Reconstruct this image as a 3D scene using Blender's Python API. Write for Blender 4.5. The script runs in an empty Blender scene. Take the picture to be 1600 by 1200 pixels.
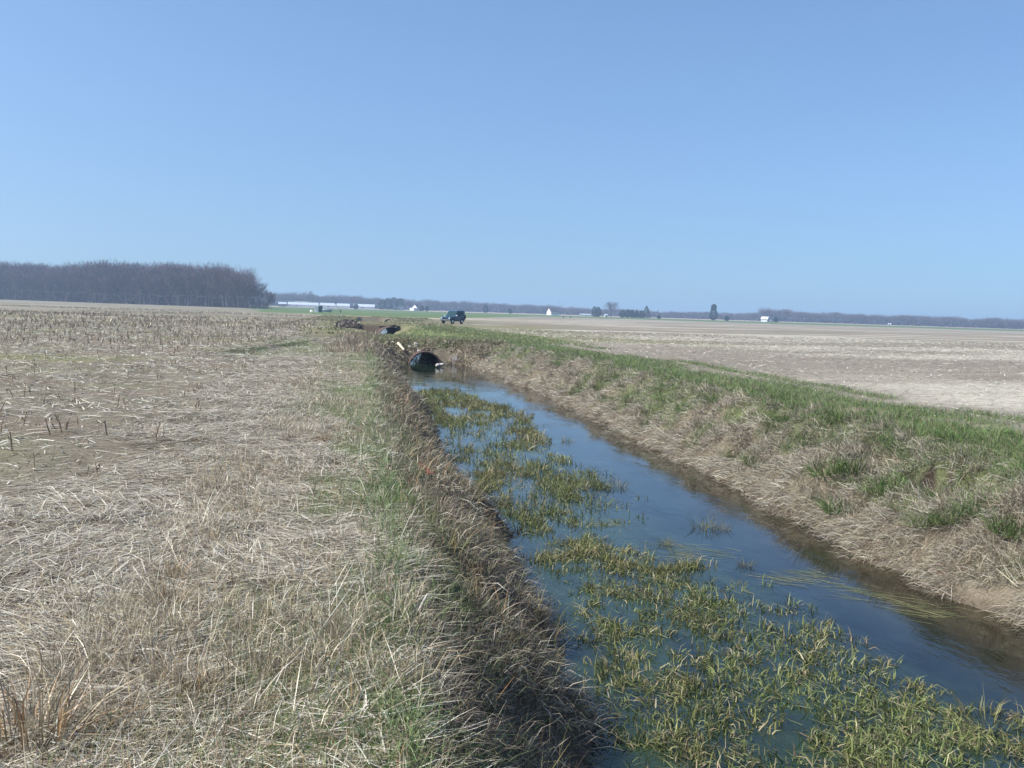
import bpy, bmesh, math, random
import numpy as np
from mathutils import Vector, Matrix, Euler
R = math.radians
sc = bpy.context.scene
COL = sc.collection

# ------------------------------------------------------------------ camera
CAM_H = 2.0
PITCH, YAW, ROLL = R(4.0), R(8.29), R(1.78)
F = 1600.0                                   # focal length in photo pixels (1600 wide)
cam = bpy.data.cameras.new('camera')
cam.sensor_width = 36; cam.lens = 36; cam.clip_start = 0.1; cam.clip_end = 9000
cam_o = bpy.data.objects.new('camera', cam); COL.objects.link(cam_o)
CM = Matrix.Rotation(-YAW, 3, 'Z') @ Matrix.Rotation(math.pi/2 - PITCH, 3, 'X') @ Matrix.Rotation(ROLL, 3, 'Z')
cam_o.matrix_world = Matrix.Translation((0, 0, CAM_H)) @ CM.to_4x4()
sc.camera = cam_o

def ray(px, py):
    return CM @ Vector(((px-800)/F, (600-py)/F, -1.0))
def at(px, py, z=0.0):                        # pixel of the photo on the level z
    d = ray(px, py); t = (z-CAM_H)/d.z
    return np.array([d.x*t, d.y*t, z])
def along(px, dist):                          # ground point under pixel column px at a given distance (level px row)
    d = ray(px, 487); h = math.hypot(d.x, d.y)
    return d.x/h*dist, d.y/h*dist

# ------------------------------------------------------------------ sky, sun, exposure
SUN_EL, SUN_AZ = R(45), R(-100)                # azimuth from +Y, clockwise positive: the sun stands to the left
world = bpy.data.worlds.new('World'); sc.world = world; world.use_nodes = True
wn, wl = world.node_tree.nodes, world.node_tree.links
sky = wn.new('ShaderNodeTexSky'); sky.sky_type = 'NISHITA'; sky.sun_disc = False
sky.sun_elevation = SUN_EL; sky.sun_rotation = SUN_AZ
sky.air_density = 1.0; sky.dust_density = 3.0; sky.ozone_density = 6.3; sky.altitude = 0
tco = wn.new('ShaderNodeTexCoord'); va = wn.new('ShaderNodeVectorMath'); va.operation = 'ADD'; va.inputs[1].default_value = (0, 0, .08); nm = wn.new('ShaderNodeVectorMath'); nm.operation = 'NORMALIZE'
wl.new(tco.outputs['Generated'], va.inputs[0]); wl.new(va.outputs[0], nm.inputs[0]); wl.new(nm.outputs[0], sky.inputs[0])
bg = wn['Background']; bg.inputs['Strength'].default_value = 0.15
tint = wn.new('ShaderNodeVectorMath'); tint.operation = 'MULTIPLY'; tint.inputs[1].default_value = (.99, 1.025, 1.01)
wl.new(sky.outputs[0], tint.inputs[0]); wl.new(tint.outputs[0], bg.inputs[0])
sun = bpy.data.lights.new('sun', 'SUN'); sun.energy = 5.0; sun.angle = R(0.5); sun.color = (1.0, 0.965, 0.88)
sun_o = bpy.data.objects.new('sun', sun); COL.objects.link(sun_o)
sdir = Vector((math.sin(SUN_AZ)*math.cos(SUN_EL), math.cos(SUN_AZ)*math.cos(SUN_EL), math.sin(SUN_EL)))
sun_o.rotation_euler = sdir.to_track_quat('Z', 'Y').to_euler()
sc.view_settings.view_transform = 'Standard'; sc.view_settings.look = 'None'
sc.view_settings.gamma = 1.0; sc.view_settings.exposure = 0.5
sc.cycles.max_bounces = 6; sc.cycles.diffuse_bounces = 2; sc.cycles.glossy_bounces = 2
sc.cycles.transmission_bounces = 2; sc.cycles.volume_bounces = 0; sc.cycles.transparent_max_bounces = 4
sc.cycles.use_denoising = True

# ------------------------------------------------------------------ noise (numpy)
def _hash(ix, iy, s):
    h = (ix.astype(np.int64)*374761393 + iy.astype(np.int64)*668265263 + s*974711) & 0x7fffffff
    h = ((h ^ (h >> 13))*1274126177) & 0x7fffffff
    return ((h ^ (h >> 16)) & 0xffff)/65535.0
def vnoise(x, y, s=0):
    x = np.asarray(x, float); y = np.asarray(y, float)
    ix, iy = np.floor(x), np.floor(y); fx, fy = x-ix, y-iy
    fx = fx*fx*(3-2*fx); fy = fy*fy*(3-2*fy)
    a, b = _hash(ix, iy, s), _hash(ix+1, iy, s); c, d = _hash(ix, iy+1, s), _hash(ix+1, iy+1, s)
    return (a*(1-fx)+b*fx)*(1-fy) + (c*(1-fx)+d*fx)*fy
def fbm(x, y, s=0, o=4):
    t, a, n = 0, .5, 0
    for k in range(o):
        t = t + a*vnoise(x*2**k, y*2**k, s+k*17); n += a; a *= .5
    return t/n
def sst(a, b, x):
    t = np.clip((x-a)/(b-a), 0, 1); return t*t*(3-2*t)
def lerp(a, b, t): return a+(b-a)*t

# ------------------------------------------------------------------ terrain
WZ = -1.4                                    # water level
def cx(y): return -2.6*sst(76, 114, y)
def XL(y): return np.interp(y, [5, 7, 9, 12, 17, 24, 60], [1.4, 1.65, 1.9, 2.05, 2.1, 1.92, 1.9]) + cx(y) + .4*(vnoise(y*.55, 3, 5)-.5)*sst(3, 8, y) + .35*(vnoise(y*1.7, 9, 6)-.5)
def XR(y): return np.interp(y, [5, 10.7, 13, 33, 40, 49, 61, 64], [7.75, 7.55, 7.4, 7.4, 7.45, 7.1, 6.9, 6.6]) + cx(y) + .3*(vnoise(y*.23, 4, 7)-.5) + .34*(vnoise(y*1.1, 2, 8)-.5)
def Dch(y, xx=0.0):
    return (1-sst(63.0, 66.6, y+.9*(vnoise(y*0+xx*.6, xx*.3, 41)-.5))) + sst(75.5, 77.5, y)*(1-sst(139.3, 141.6, y)) + sst(150, 152, y)*(1-sst(226, 227.5, y)) 
def bankw(y): return 2.5 + .5*(vnoise(y*.2, 1, 9)-.5)
def H(x, y):
    x = np.asarray(x, float); y = np.asarray(y, float)
    xl, xr = XL(y), XR(y); ct = cx(y)
    left0 = lerp(.28+ct, xl-.75, sst(70, 80, y))
    tl = (x-left0)/np.maximum(xl-left0, .3)
    zl = np.where(tl > 0, WZ*np.where(tl < 1, tl**1.25, tl), 0)
    d = x-xr; d = d + (fbm(x*.9+7, y*.9, 23, 3)-.5)*1.5*sst(.15, .7, d)*(1-sst(2.6, 3.6, d)); tr = d/bankw(y)
    zr = np.where(d > 0, WZ*(1-np.clip(tr, 0, 1)**.68), WZ+d*.8)
    zr = zr - .07*np.exp(-((tr-1)/.22)**2)
    lump = (fbm(x*1.2, y*1.2, 21, 4)-.5)*.62*sst(0, .5, d)*(1-sst(.75, 1.25, tr))
    gully = -.34*np.abs(np.sin(y*1.9+2.4*vnoise(y*.5, x*.2, 33)))**5*sst(.2, .8, d)*(1-sst(.6, 1.0, tr))
    lumpl = (fbm(x*1.6, y*1.3, 22, 3)-.5)*.36*sst(0.05, .5, tl)*(1-sst(.9, 1.4, tl))
    zp = np.minimum(np.maximum(np.maximum(zl+lumpl, zr+lump+gully), -2.1), .03)
    D = Dch(y, x)
    z = zp*D + (fbm(x*.7, y*.7, 11, 3)-.5)*.10 + (fbm(x*2.3, y*2.3, 12, 2)-.5)*.05
    face = (D > .02) & (D < .98)
    z = z + np.where(face & (zp < -.1), (fbm(x*1.5, y*1.5, 40, 3)-.5)*.3, 0)
    # burrow hollows in the right bank
    for hx, hy, hr, hd in BUR:
        r2 = ((x-hx)/hr)**2 + ((y-hy)/(hr*.8))**2
        z = z - hd*np.exp(-r2*r2)
    # low lip by the grassy corner on the left
    lx = -5.7 + (y-45.6)*.17
    z = z - .16*sst(0, .35, x-lx)*(1-sst(2.0, 3.4, x-lx))*sst(40, 46, y)*(1-sst(57, 62, y))
    z = z + 1.0*sst(450, 1300, y)
    return z
BUR = []
def notbur(x, y):
    k = np.ones(np.shape(x))
    for hx, hy, hr, hd in BUR: k = np.where((x-hx)**2+(y-hy)**2 < (hr*1.15)**2, 0, k)
    return k
for px, py, r, d in ((1449, 748, .34, 1.1), (1468, 730, .24, .8), (1512, 735, .24, .8), (1515, 762, .16, .3), (1428, 738, .18, .35), (1210, 652, .2, .2), (1290, 690, .15, .2)):
    # solve position on the right bank slope
    p = ray(px, py); best = None
    for t in np.arange(8, 30, .02):
        q = Vector((0, 0, CAM_H)) + p*t
        if q.z <= float(np.minimum(.03, WZ*(1-np.clip((q.x-XR(np.array(q.y)))/2.5, 0, 1)**.68))): best = q; break
    if best is not None: BUR.append((best.x, best.y, r, d))
def on_ground(px, py, t0=3.0, t1=300.0):
    p = ray(px, py); t = np.concatenate([np.arange(t0, 40, .02), np.arange(40, t1, .2)])
    zz = CAM_H + p.z*t; hh = H(p.x*t, p.y*t)
    k = np.argmax(zz <= hh); return np.array([p.x*t[k], p.y*t[k], hh[k]])

# ------------------------------------------------------------------ mesh and tagging helpers
def tag(o, label=None, cat=None, group=None, kind=None):
    if label: o['label'] = label
    if cat: o['category'] = cat
    if group: o['group'] = group
    if kind: o['kind'] = kind
    return o
def fast_mesh(name, verts, tris, cols=None, smooth=False):
    me = bpy.data.meshes.new(name); n, m = len(verts), len(tris)
    me.vertices.add(n); me.vertices.foreach_set('co', np.ascontiguousarray(verts, np.float32).ravel())
    k = tris.shape[1]
    me.loops.add(m*k); me.loops.foreach_set('vertex_index', np.ascontiguousarray(tris, np.int32).ravel())
    me.polygons.add(m); me.polygons.foreach_set('loop_start', np.arange(0, m*k, k, dtype=np.int32))
    if smooth: me.polygons.foreach_set('use_smooth', np.ones(m, bool))
    me.update(calc_edges=True)
    if cols is not None:
        a = me.color_attributes.new('Col', 'FLOAT_COLOR', 'POINT')
        c = np.ones((n, 4), np.float32); c[:, :3] = cols; a.data.foreach_set('color', c.ravel())
    return me
def link(name, me, mat=None, parent=None, loc=None, rz=0):
    o = bpy.data.objects.new(name, me); COL.objects.link(o)
    if mat is not None: me.materials.append(mat)
    if parent is not None: o.parent = parent
    if loc is not None: o.location = [float(v) for v in loc]
    if rz: o.rotation_euler = (0, 0, rz)
    return o
def empty(name, loc, rz=0):
    o = bpy.data.objects.new(name, None); COL.objects.link(o); o.location = [float(v) for v in loc]; o.rotation_euler = (0, 0, rz)
    o.empty_display_size = .2
    return o
class MB:
    def __init__(s): s.v = []; s.f = []
    def add(s, vs, fs):
        b = len(s.v); s.v += [tuple(map(float, p)) for p in vs]; s.f += [tuple(i+b for i in f) for f in fs]; return s
    def box(s, x0, x1, y0, y1, z0, z1):
        vs = [(x0,y0,z0),(x1,y0,z0),(x1,y1,z0),(x0,y1,z0),(x0,y0,z1),(x1,y0,z1),(x1,y1,z1),(x0,y1,z1)]
        return s.add(vs, [(0,3,2,1),(4,5,6,7),(0,1,5,4),(1,2,6,5),(2,3,7,6),(3,0,4,7)])
    def tube(s, p, q, r0, r1=None, n=8, cap=True):
        r1 = r0 if r1 is None else r1; p, q = Vector(p), Vector(q); d = (q-p).normalized()
        a = d.orthogonal().normalized(); b = d.cross(a); vs = []
        for c, r in ((p, r0), (q, r1)):
            vs += [c + a*(r*math.cos(2*math.pi*i/n)) + b*(r*math.sin(2*math.pi*i/n)) for i in range(n)]
        fs = [(i, (i+1) % n, n+(i+1) % n, n+i) for i in range(n)]
        if cap: fs += [tuple(range(n))[::-1], tuple(range(n, 2*n))]
        return s.add(vs, fs)
    def ring(s, c, axis, rs, n=20):               # lathe: rs = [(offset along axis, radius), ...]
        d = Vector(axis).normalized(); a = d.orthogonal().normalized(); b = d.cross(a); c = Vector(c); vs = []
        for o, r in rs: vs += [c+d*o+a*(r*math.cos(2*math.pi*i/n))+b*(r*math.sin(2*math.pi*i/n)) for i in range(n)]
        fs = []
        for k in range(len(rs)-1): fs += [(k*n+i, k*n+(i+1) % n, (k+1)*n+(i+1) % n, (k+1)*n+i) for i in range(n)]
        return s.add(vs, fs)
    def prism(s, pts, y0, y1):                    # polygon in x,z swept along y
        n = len(pts); vs = [(x, y0, z) for x, z in pts]+[(x, y1, z) for x, z in pts]
        return s.add(vs, [tuple(range(n)), tuple(range(n, 2*n))[::-1]]+[(i, n+i, n+(i+1) % n, (i+1) % n) for i in range(n)])
    def build(s, name, mat, parent=None, bevel=0, smooth=False, loc=None):
        me = bpy.data.meshes.new(name); me.from_pydata(s.v, [], s.f); me.update()
        bm = bmesh.new(); bm.from_mesh(me); bmesh.ops.recalc_face_normals(bm, faces=bm.faces)
        if bevel: bmesh.ops.bevel(bm, geom=list(bm.edges), offset=bevel, segments=2, affect='EDGES', profile=.6, clamp_overlap=True)
        bm.to_mesh(me); bm.free()
        if smooth: me.polygons.foreach_set('use_smooth', np.ones(len(me.polygons), bool))
        return link(name, me, mat, parent, loc)

# ------------------------------------------------------------------ materials
def mat_new(name):
    m = bpy.data.materials.new(name); m.use_nodes = True; nt = m.node_tree
    return m, nt.nodes, nt.links, nt.nodes['Principled BSDF']
def mat_plain(name, col, rough=.6, metal=0, noise=.15, scale=8, bump=0, spec=.4):
    m, n, l, p = mat_new(name)
    tc = n.new('ShaderNodeTexCoord'); tx = n.new('ShaderNodeTexNoise'); tx.inputs['Scale'].default_value = scale; tx.inputs['Detail'].default_value = 5
    l.new(tc.outputs['Object'], tx.inputs['Vector'])
    mx = n.new('ShaderNodeMix'); mx.data_type = 'RGBA'
    mx.inputs[6].default_value = (*[c*(1-noise) for c in col], 1); mx.inputs[7].default_value = (*[min(1, c*(1+noise)) for c in col], 1)
    l.new(tx.outputs[0], mx.inputs[0]); l.new(mx.outputs[2], p.inputs['Base Color'])
    p.inputs['Roughness'].default_value = rough; p.inputs['Metallic'].default_value = metal; p.inputs['Specular IOR Level'].default_value = spec
    if bump:
        b = n.new('ShaderNodeBump'); b.inputs['Strength'].default_value = bump; l.new(tx.outputs[0], b.inputs['Height']); l.new(b.outputs[0], p.inputs['Normal'])
    return m
def mat_attr(name, rough=.6, spec=.25, transl=.25):
    m, n, l, p = mat_new(name)
    a = n.new('ShaderNodeAttribute'); a.attribute_name = 'Col'
    l.new(a.outputs['Color'], p.inputs['Base Color']); p.inputs['Roughness'].default_value = rough; p.inputs['Specular IOR Level'].default_value = spec
    if transl:
        t = n.new('ShaderNodeBsdfTranslucent'); l.new(a.outputs['Color'], t.inputs[0])
        mx = n.new('ShaderNodeMixShader'); mx.inputs[0].default_value = transl
        l.new(p.outputs[0], mx.inputs[1]); l.new(t.outputs[0], mx.inputs[2]); l.new(mx.outputs[0], n['Material Output'].inputs[0])
    return m
M_STRAW = mat_attr('straw', .42, .5, .12)
M_GRASS = mat_attr('grass_blades', .55, .3, .3)
M_TWIG = mat_attr('twigs', .9, .1, 0)
def mat_ground():
    m, n, l, p = mat_new('field_ground')
    a = n.new('ShaderNodeAttribute'); a.attribute_name = 'Col'
    g = n.new('ShaderNodeNewGeometry')
    def noise(scale, detail, stretch=None):
        t = n.new('ShaderNodeTexNoise'); t.inputs['Scale'].default_value = scale; t.inputs['Detail'].default_value = detail; t.inputs['Roughness'].default_value = .7
        if stretch:
            mp = n.new('ShaderNodeMapping'); mp.inputs['Scale'].default_value = stretch[0]; mp.inputs['Rotation'].default_value = (0, 0, stretch[1])
            l.new(g.outputs['Position'], mp.inputs[0]); l.new(mp.outputs[0], t.inputs['Vector'])
        else: l.new(g.outputs['Position'], t.inputs['Vector'])
        return t.outputs[0]
    n1, n2, n3 = noise(28, 5), noise(5, 6), noise(1.0, 6, ((.35, 2.2, 1), R(12)))
    def rng(v, a0, a1, b0, b1):
        r = n.new('ShaderNodeMapRange'); r.inputs[1].default_value = a0; r.inputs[2].default_value = a1; r.inputs[3].default_value = b0; r.inputs[4].default_value = b1; l.new(v, r.inputs[0]); return r.outputs[0]
    def mul(x, y):
        q = n.new('ShaderNodeMath'); q.operation = 'MULTIPLY'; l.new(x, q.inputs[0]); l.new(y, q.inputs[1]); return q.outputs[0]
    k = mul(mul(rng(n1, .3, .7, .62, 1.38), rng(n2, .3, .7, .75, 1.25)), rng(n3, .3, .7, .85, 1.15))
    vm = n.new('ShaderNodeVectorMath'); vm.operation = 'SCALE'; l.new(a.outputs['Color'], vm.inputs[0]); l.new(k, vm.inputs['Scale'])
    l.new(vm.outputs[0], p.inputs['Base Color']); p.inputs['Roughness'].default_value = .95; p.inputs['Specular IOR Level'].default_value = .1
    b = n.new('ShaderNodeBump'); b.inputs['Strength'].default_value = .7; b.inputs['Distance'].default_value = .06; l.new(n2, b.inputs['Height'])
    b2 = n.new('ShaderNodeBump'); b2.inputs['Strength'].default_value = .6; b2.inputs['Distance'].default_value = .02; l.new(n1, b2.inputs['Height']); l.new(b.outputs[0], b2.inputs['Normal'])
    l.new(b2.outputs[0], p.inputs['Normal'])
    return m
M_GROUND = mat_ground()

# ------------------------------------------------------------------ pigment zones
C_STRAW = np.array((.12, .102, .073)); C_DIRT = np.array((.17, .13, .10)); C_GREEN = np.array((.085, .115, .042))
C_CORN = np.array((.18, .158, .118)); C_FIELD = np.array((.205, .18, .145)); C_PALE = np.array((.37, .345, .29))
C_WHEAT = np.array((.095, .135, .055)); C_LANE = np.array((.52, .43, .29)); C_DEAD = np.array((.155, .13, .095)); C_MUD_SHADE = np.array((.075, .058, .042))
def corn_edge(y): return -2.6 - .5*(vnoise(y*.3, 1, 50)-.5)*2 - .03*np.maximum(y-20, 0)
def green_left(x, y):                        # 0..1, green share on the left bank strip
    g = sst(.50, .68, fbm(x*.9, y*.45, 61, 4)+.17*sst(-1.2, .1, x-cx(y))+.10*sst(12, 30, y))
    g = g*sst(-2.2, -.3, x-cx(y))*(1-sst(.5, 1.2, x-cx(y)))
    corner = sst(39, 45, y)*(1-sst(62, 70, y))*sst(-7, -4, x)*(1-sst(0.6, 1.4, x))*.9*sst(.3, .5, fbm(x*.5, y*.25, 62, 3))
    return np.maximum(g, corner)
def green_right(x, y):
    d = x-XR(y); t = d/bankw(y)
    base = fbm(x*.55, y*.55, 71, 4)
    slope = sst(.44, .56, base+.15*sst(.25, .95, t)-.05+.07*sst(45, 25, y)+.06*sst(26, 15, y)+.06*sst(13.5, 10, y))*sst(.10, .35, t)
    verge = sst(.36, .55, fbm(x*.7, y*.35, 72, 3)+.18*(1-sst(1.3, 2.3, t)))*(1-sst(1.9, 2.5, t))
    line = np.exp(-((d-(6.2+.012*y))/.35)**2)*sst(14, 22, y)*(1-sst(60, 70, y))*.75*sst(.3,.5,vnoise(y*.25, 3, 74))
    return np.clip(np.where(t < 1, slope, np.maximum(verge, line)), 0, 1)
def ground_col(x, y):
    n1 = fbm(x*.35, y*.35, 81, 4); n2 = fbm(x*.06, y*.12, 82, 4)
    c = np.empty(x.shape+(3,)); 
    def put(colr, w):
        nonlocal c
        c = c*(1-w[..., None]) + colr*w[..., None]
    ct = cx(y)
    c[:] = C_STRAW
    put(C_CORN*.92, sst(0, 1.2, corn_edge(y)-x))
    put(C_DIRT, sst(.50, .66, n1)*sst(0, 2, corn_edge(y)-x)*.55)
    put(np.array((.16, .165, .075)), sst(.52, .64, fbm(x*.22, y*.3, 83, 4))*sst(1, 4, corn_edge(y)-x)*.55)
    put(C_PALE*.8, sst(.5, .62, fbm(x*.05, y*.16, 84, 3))*sst(60, 120, y)*(x < ct)*.6)
    put(C_GREEN*1.2, green_left(x, y)*.8)
    # left bank slope
    put(C_MUD_SHADE*1.3, sst(.25, .75, x-ct)*(1-sst(3, 4, x-ct))*np.clip(Dch(y), 0, 1))
    d = x-XR(y); t = d/bankw(y); right = sst(-.4, .1, d)
    put(C_DEAD, right)
    put(C_FIELD*.95, sst(1.4, 2.3, t)*right)
    stripes = sst(.52, .66, fbm(x*.03+y*.011, y*.12-x*.035, 86, 4))
    put(C_PALE, stripes*sst(2.2, 4, t)*.75)
    put(C_GREEN, green_right(x, y)*right*.75)
    put(C_MUD_SHADE, (1-sst(0, .12, d))*right*np.clip(Dch(y), 0, 1))
    put(C_MUD_SHADE*.6, 1-notbur(x, y))  # earth darkened inside the burrows to stand for their shade
    # crossing and grass beyond it
    xg = sst(62.5, 66, y)*(1-sst(76, 80, y))*sst(-1, 1.5, x-ct)*(1-sst(10, 14, x-ct))
    put(C_GREEN*1.1, xg*.55)
    put(C_DEAD*1.0, sst(63.0, 64.0, y)*(1-sst(65.3, 66, y))*sst(1, 2, x)*(1-sst(8.5, 9.5, x)))
    g2 = sst(70, 78, y)*(1-sst(112, 135, y))*sst(4.5, 7, x-ct)*(1-sst(14, 18, x-ct))
    put(C_GREEN*1.25, g2*.65)
    put(np.array((.15, .145, .075)), sst(66, 80, y)*(1-sst(200, 236, y))*sst(-8, -4, x)*(1-sst(22, 34, x))*sst(.3, .55, fbm(x*.12, y*.05, 88, 3))*.8)
    put(C_MUD_SHADE, sst(136, 138.6, y)*(1-sst(141, 142.5, y))*sst(-2.2, -1.2, x)*(1-sst(4.5, 5.5, x)))  # dark tone on the second crossing's face stands in for its shade
    put(C_MUD_SHADE*.8, sst(100, 118, y)*(1-sst(139, 141, y))*sst(-2.4, -1.7, x)*(1-sst(0, 1, x)))  # left bank beyond the crossing coloured dark in place of shade
    put(C_STRAW*1.2, sst(140, 150, y)*(1-sst(210, 240, y))*sst(-16, -8, x)*(1-sst(30, 45, x))*.5)
    # farm lane and the far green wheat
    far = np.where(x > 20, 250+np.clip((x-20)*4.2, 0, 330), 250)
    az = x/np.maximum(y, 1); far = np.where(az < -.10, 380+np.clip(-(az+.10)*9000, 0, 900), np.where(az < -.05, 270, far)); far = np.where(az < -.30, 650, far)
    put(C_WHEAT, sst(0, 12, y-far)*(1-sst(900, 960, y)))
    put(np.array((.34, .27, .22)), sst(905, 960, y))
    put(C_LANE, np.exp(-((y-243-(x*.02)**2)/3.5)**2)*sst(-18, -8, x)*(1-sst(40, 70, x)))
    return c*(.82+.36*n2)[..., None]
def lines(a, b, dense_a, dense_b, step, growth):
    core = list(np.arange(dense_a, dense_b+1e-6, step)); s = step; v = dense_b
    while v < b: s *= growth; v += s; core.append(v)
    s = step; v = dense_a; pre = []
    while v > a: s *= growth; v -= s; pre.append(v)
    return np.array(pre[::-1]+core)
gx = lines(-1900, 2300, -5.5, 13.0, .115, 1.075)
gy = lines(-70, 3000, 2.5, 66, .19, 1.014)
GX, GY = np.meshgrid(gx, gy)
GZ = H(GX, GY)
nx, ny = len(gx), len(gy)
idx = np.arange(nx*ny).reshape(ny, nx)
pc = at(664, 569, WZ); p2 = at(609, 519, WZ); p3 = at(629, 500, -.5)
PIPES = [((pc[0], 0, WZ-.25), 1.04, pc[1]-.2, 78.0, math.atan2(.38, 13), 1.0), ((p2[0], 0, WZ-.05), 1.6, 137.6, 152.5, math.atan2(1.6, 13), .62), ((p3[0]-3.2, 0, WZ+.3), 1.1, 225.0, 236.5, .05, .7)]
quads = np.stack([idx[:-1, :-1], idx[:-1, 1:], idx[1:, 1:], idx[1:, :-1]], -1).reshape(-1, 4)
flat = np.stack([GX, GY, GZ], -1).reshape(-1, 3); gone = np.zeros(len(flat), bool)
for (px_, _, pz_), pr_, py0, py1, trn, sq in PIPES:            # the pipe bores are open: no earth inside them
    axx = px_-np.tan(trn)*(flat[:, 1]-py0)
    gone |= (((flat[:, 0]-axx)**2+((flat[:, 2]-pz_)/sq)**2) < (pr_*.93)**2) & (flat[:, 1] > py0+.05) & (flat[:, 1] < py1-.05)
quads = quads[~gone[quads].any(1)]
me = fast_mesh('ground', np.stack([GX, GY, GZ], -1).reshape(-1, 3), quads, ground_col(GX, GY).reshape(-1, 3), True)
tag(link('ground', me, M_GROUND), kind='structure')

# ------------------------------------------------------------------ water
def mat_water():
    m, n, l, p = mat_new('ditch_water')
    g = n.new('ShaderNodeNewGeometry'); a = n.new('ShaderNodeAttribute'); a.attribute_name = 'Col'
    def noise(scale, det, sx, sy, rot=0, rough=.5):
        mp = n.new('ShaderNodeMapping'); mp.inputs['Scale'].default_value = (sx, sy, 1); mp.inputs['Rotation'].default_value = (0, 0, rot)
        t = n.new('ShaderNodeTexNoise'); t.inputs['Scale'].default_value = scale; t.inputs['Detail'].default_value = det; t.inputs['Roughness'].default_value = rough
        l.new(g.outputs['Position'], mp.inputs[0]); l.new(mp.outputs[0], t.inputs['Vector']); return t.outputs[0]
    big = noise(1.6, 6, 1.4, .5, 0, .65)
    cr = n.new('ShaderNodeMapRange'); cr.inputs[1].default_value = .35; cr.inputs[2].default_value = .7; cr.inputs[3].default_value = .45; cr.inputs[4].default_value = 1.7; l.new(big, cr.inputs[0])
    vm = n.new('ShaderNodeVectorMath'); vm.operation = 'SCALE'; l.new(a.outputs['Color'], vm.inputs[0]); l.new(cr.outputs[0], vm.inputs['Scale'])
    l.new(vm.outputs[0], p.inputs['Base Color'])
    p.inputs['Roughness'].default_value = .03; p.inputs['IOR'].default_value = 1.34; p.inputs['Specular IOR Level'].default_value = .5
    w1 = noise(7, 3, 1.3, .55, R(20)); w2 = noise(26, 2, 1, .6, R(-15)); w3 = noise(1.0, 3, 1.0, .4, 0)
    mlt = n.new('ShaderNodeMath'); mlt.operation = 'MULTIPLY'; mr = n.new('ShaderNodeMapRange'); mr.inputs[1].default_value = .45; mr.inputs[2].default_value = .62; mr.inputs[3].default_value = .12; l.new(w3, mr.inputs[0])
    ad = n.new('ShaderNodeMath'); ad.operation = 'MULTIPLY_ADD'; ad.inputs[1].default_value = .35; l.new(w2, ad.inputs[0]); l.new(w1, ad.inputs[2])
    l.new(ad.outputs[0], mlt.inputs[0]); l.new(mr.outputs[0], mlt.inputs[1])
    b = n.new('ShaderNodeBump'); b.inputs['Strength'].default_value = .16; b.inputs['Distance'].default_value = .04; l.new(mlt.outputs[0], b.inputs['Height'])
    l.new(b.outputs[0], p.inputs['Normal'])
    return m
# weed zone: right edge of the emergent weeds as a share of the water's width, against distance
WEED_PTS = [at(px, py, WZ) for px, py in ((1590, 1150), (1470, 1085), (1380, 1040), (1250, 968), (1170, 925), (1050, 885), (960, 862), (890, 850))]
MID_PTS = [at(px, py, WZ) for px, py in ((850, 838), (930, 815), (1000, 800), (930, 735), (850, 700), (830, 650), (770, 630), (720, 612), (655, 605), (650, 640), (690, 680), (715, 730), (755, 770), (790, 805))]
def in_poly(x, y, poly):
    c = np.zeros(x.shape, bool); n = len(poly)
    for i in range(n):
        x0, y0 = poly[i][:2]; x1, y1 = poly[(i+1) % n][:2]
        hit = ((y0 > y) != (y1 > y)) & (x < (x1-x0)*(y-y0)/((y1-y0) or 1e-9)+x0); c ^= hit
    return c
NEAR_POLY = [p for p in WEED_PTS] + [at(840, 880, WZ), at(900, 930, WZ), at(900, 1010, WZ), at(940, 1100, WZ), np.array([2.4, 4.5, WZ]), np.array([7.0, 4.5, WZ])]
def weed(x, y):
    jx = x+(fbm(x*1.5, y*1.5, 91, 3)-.5)*.9; jy = y+(fbm(x*1.3, y*1.1, 92, 3)-.5)*2.2
    q = in_poly(jx, jy, NEAR_POLY) | in_poly(jx, jy, MID_PTS)
    e = in_poly(x+(vnoise(x*4, y*4, 93)-.5)*1.6, y+(vnoise(x*4, y*3, 94)-.5)*4, NEAR_POLY) | in_poly(x+(vnoise(x*4, y*4, 93)-.5)*1.2, y+(vnoise(x*4, y*3, 94)-.5)*3, MID_PTS)
    return np.where(q & e, 1.0, np.where(q | e, .22, 0.0))*sst(.23, .41, fbm(x*2.6, y*2.0, 96, 3))
def water_sheet(y0, y1, name):
    xs = np.arange(-2, 12, .25); ys = np.arange(y0, y1+.01, .5); X, Y = np.meshgrid(xs, ys); X = X + cx(Y)
    u = (X-XL(Y))/(XR(Y)-XL(Y))
    algae = (1-sst(.35, .75, u+(fbm(X*.5, Y*.25, 95, 3)-.5)*.7))
    c = np.array((.008, .014, .016))*np.ones(X.shape+(3,))
    c = lerp(c, np.array((.016, .028, .012)), (algae*.9)[..., None])
    c = lerp(c, np.array((.026, .021, .010)), (sst(.62, .98, u)*.9)[..., None])  # brown towards the right bank: its reflection put into the water colour
    w, h = len(xs), len(ys); ii = np.arange(w*h).reshape(h, w)
    q = np.stack([ii[:-1, :-1], ii[:-1, 1:], ii[1:, 1:], ii[1:, :-1]], -1).reshape(-1, 4)
    Z = np.full(X.shape, WZ)
    return tag(link(name, fast_mesh(name, np.stack([X, Y, Z], -1).reshape(-1, 3), q, c.reshape(-1, 3), True), M_WATER), kind='structure')
M_WATER = mat_water()
water_sheet(-30, 240, 'water')

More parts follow.
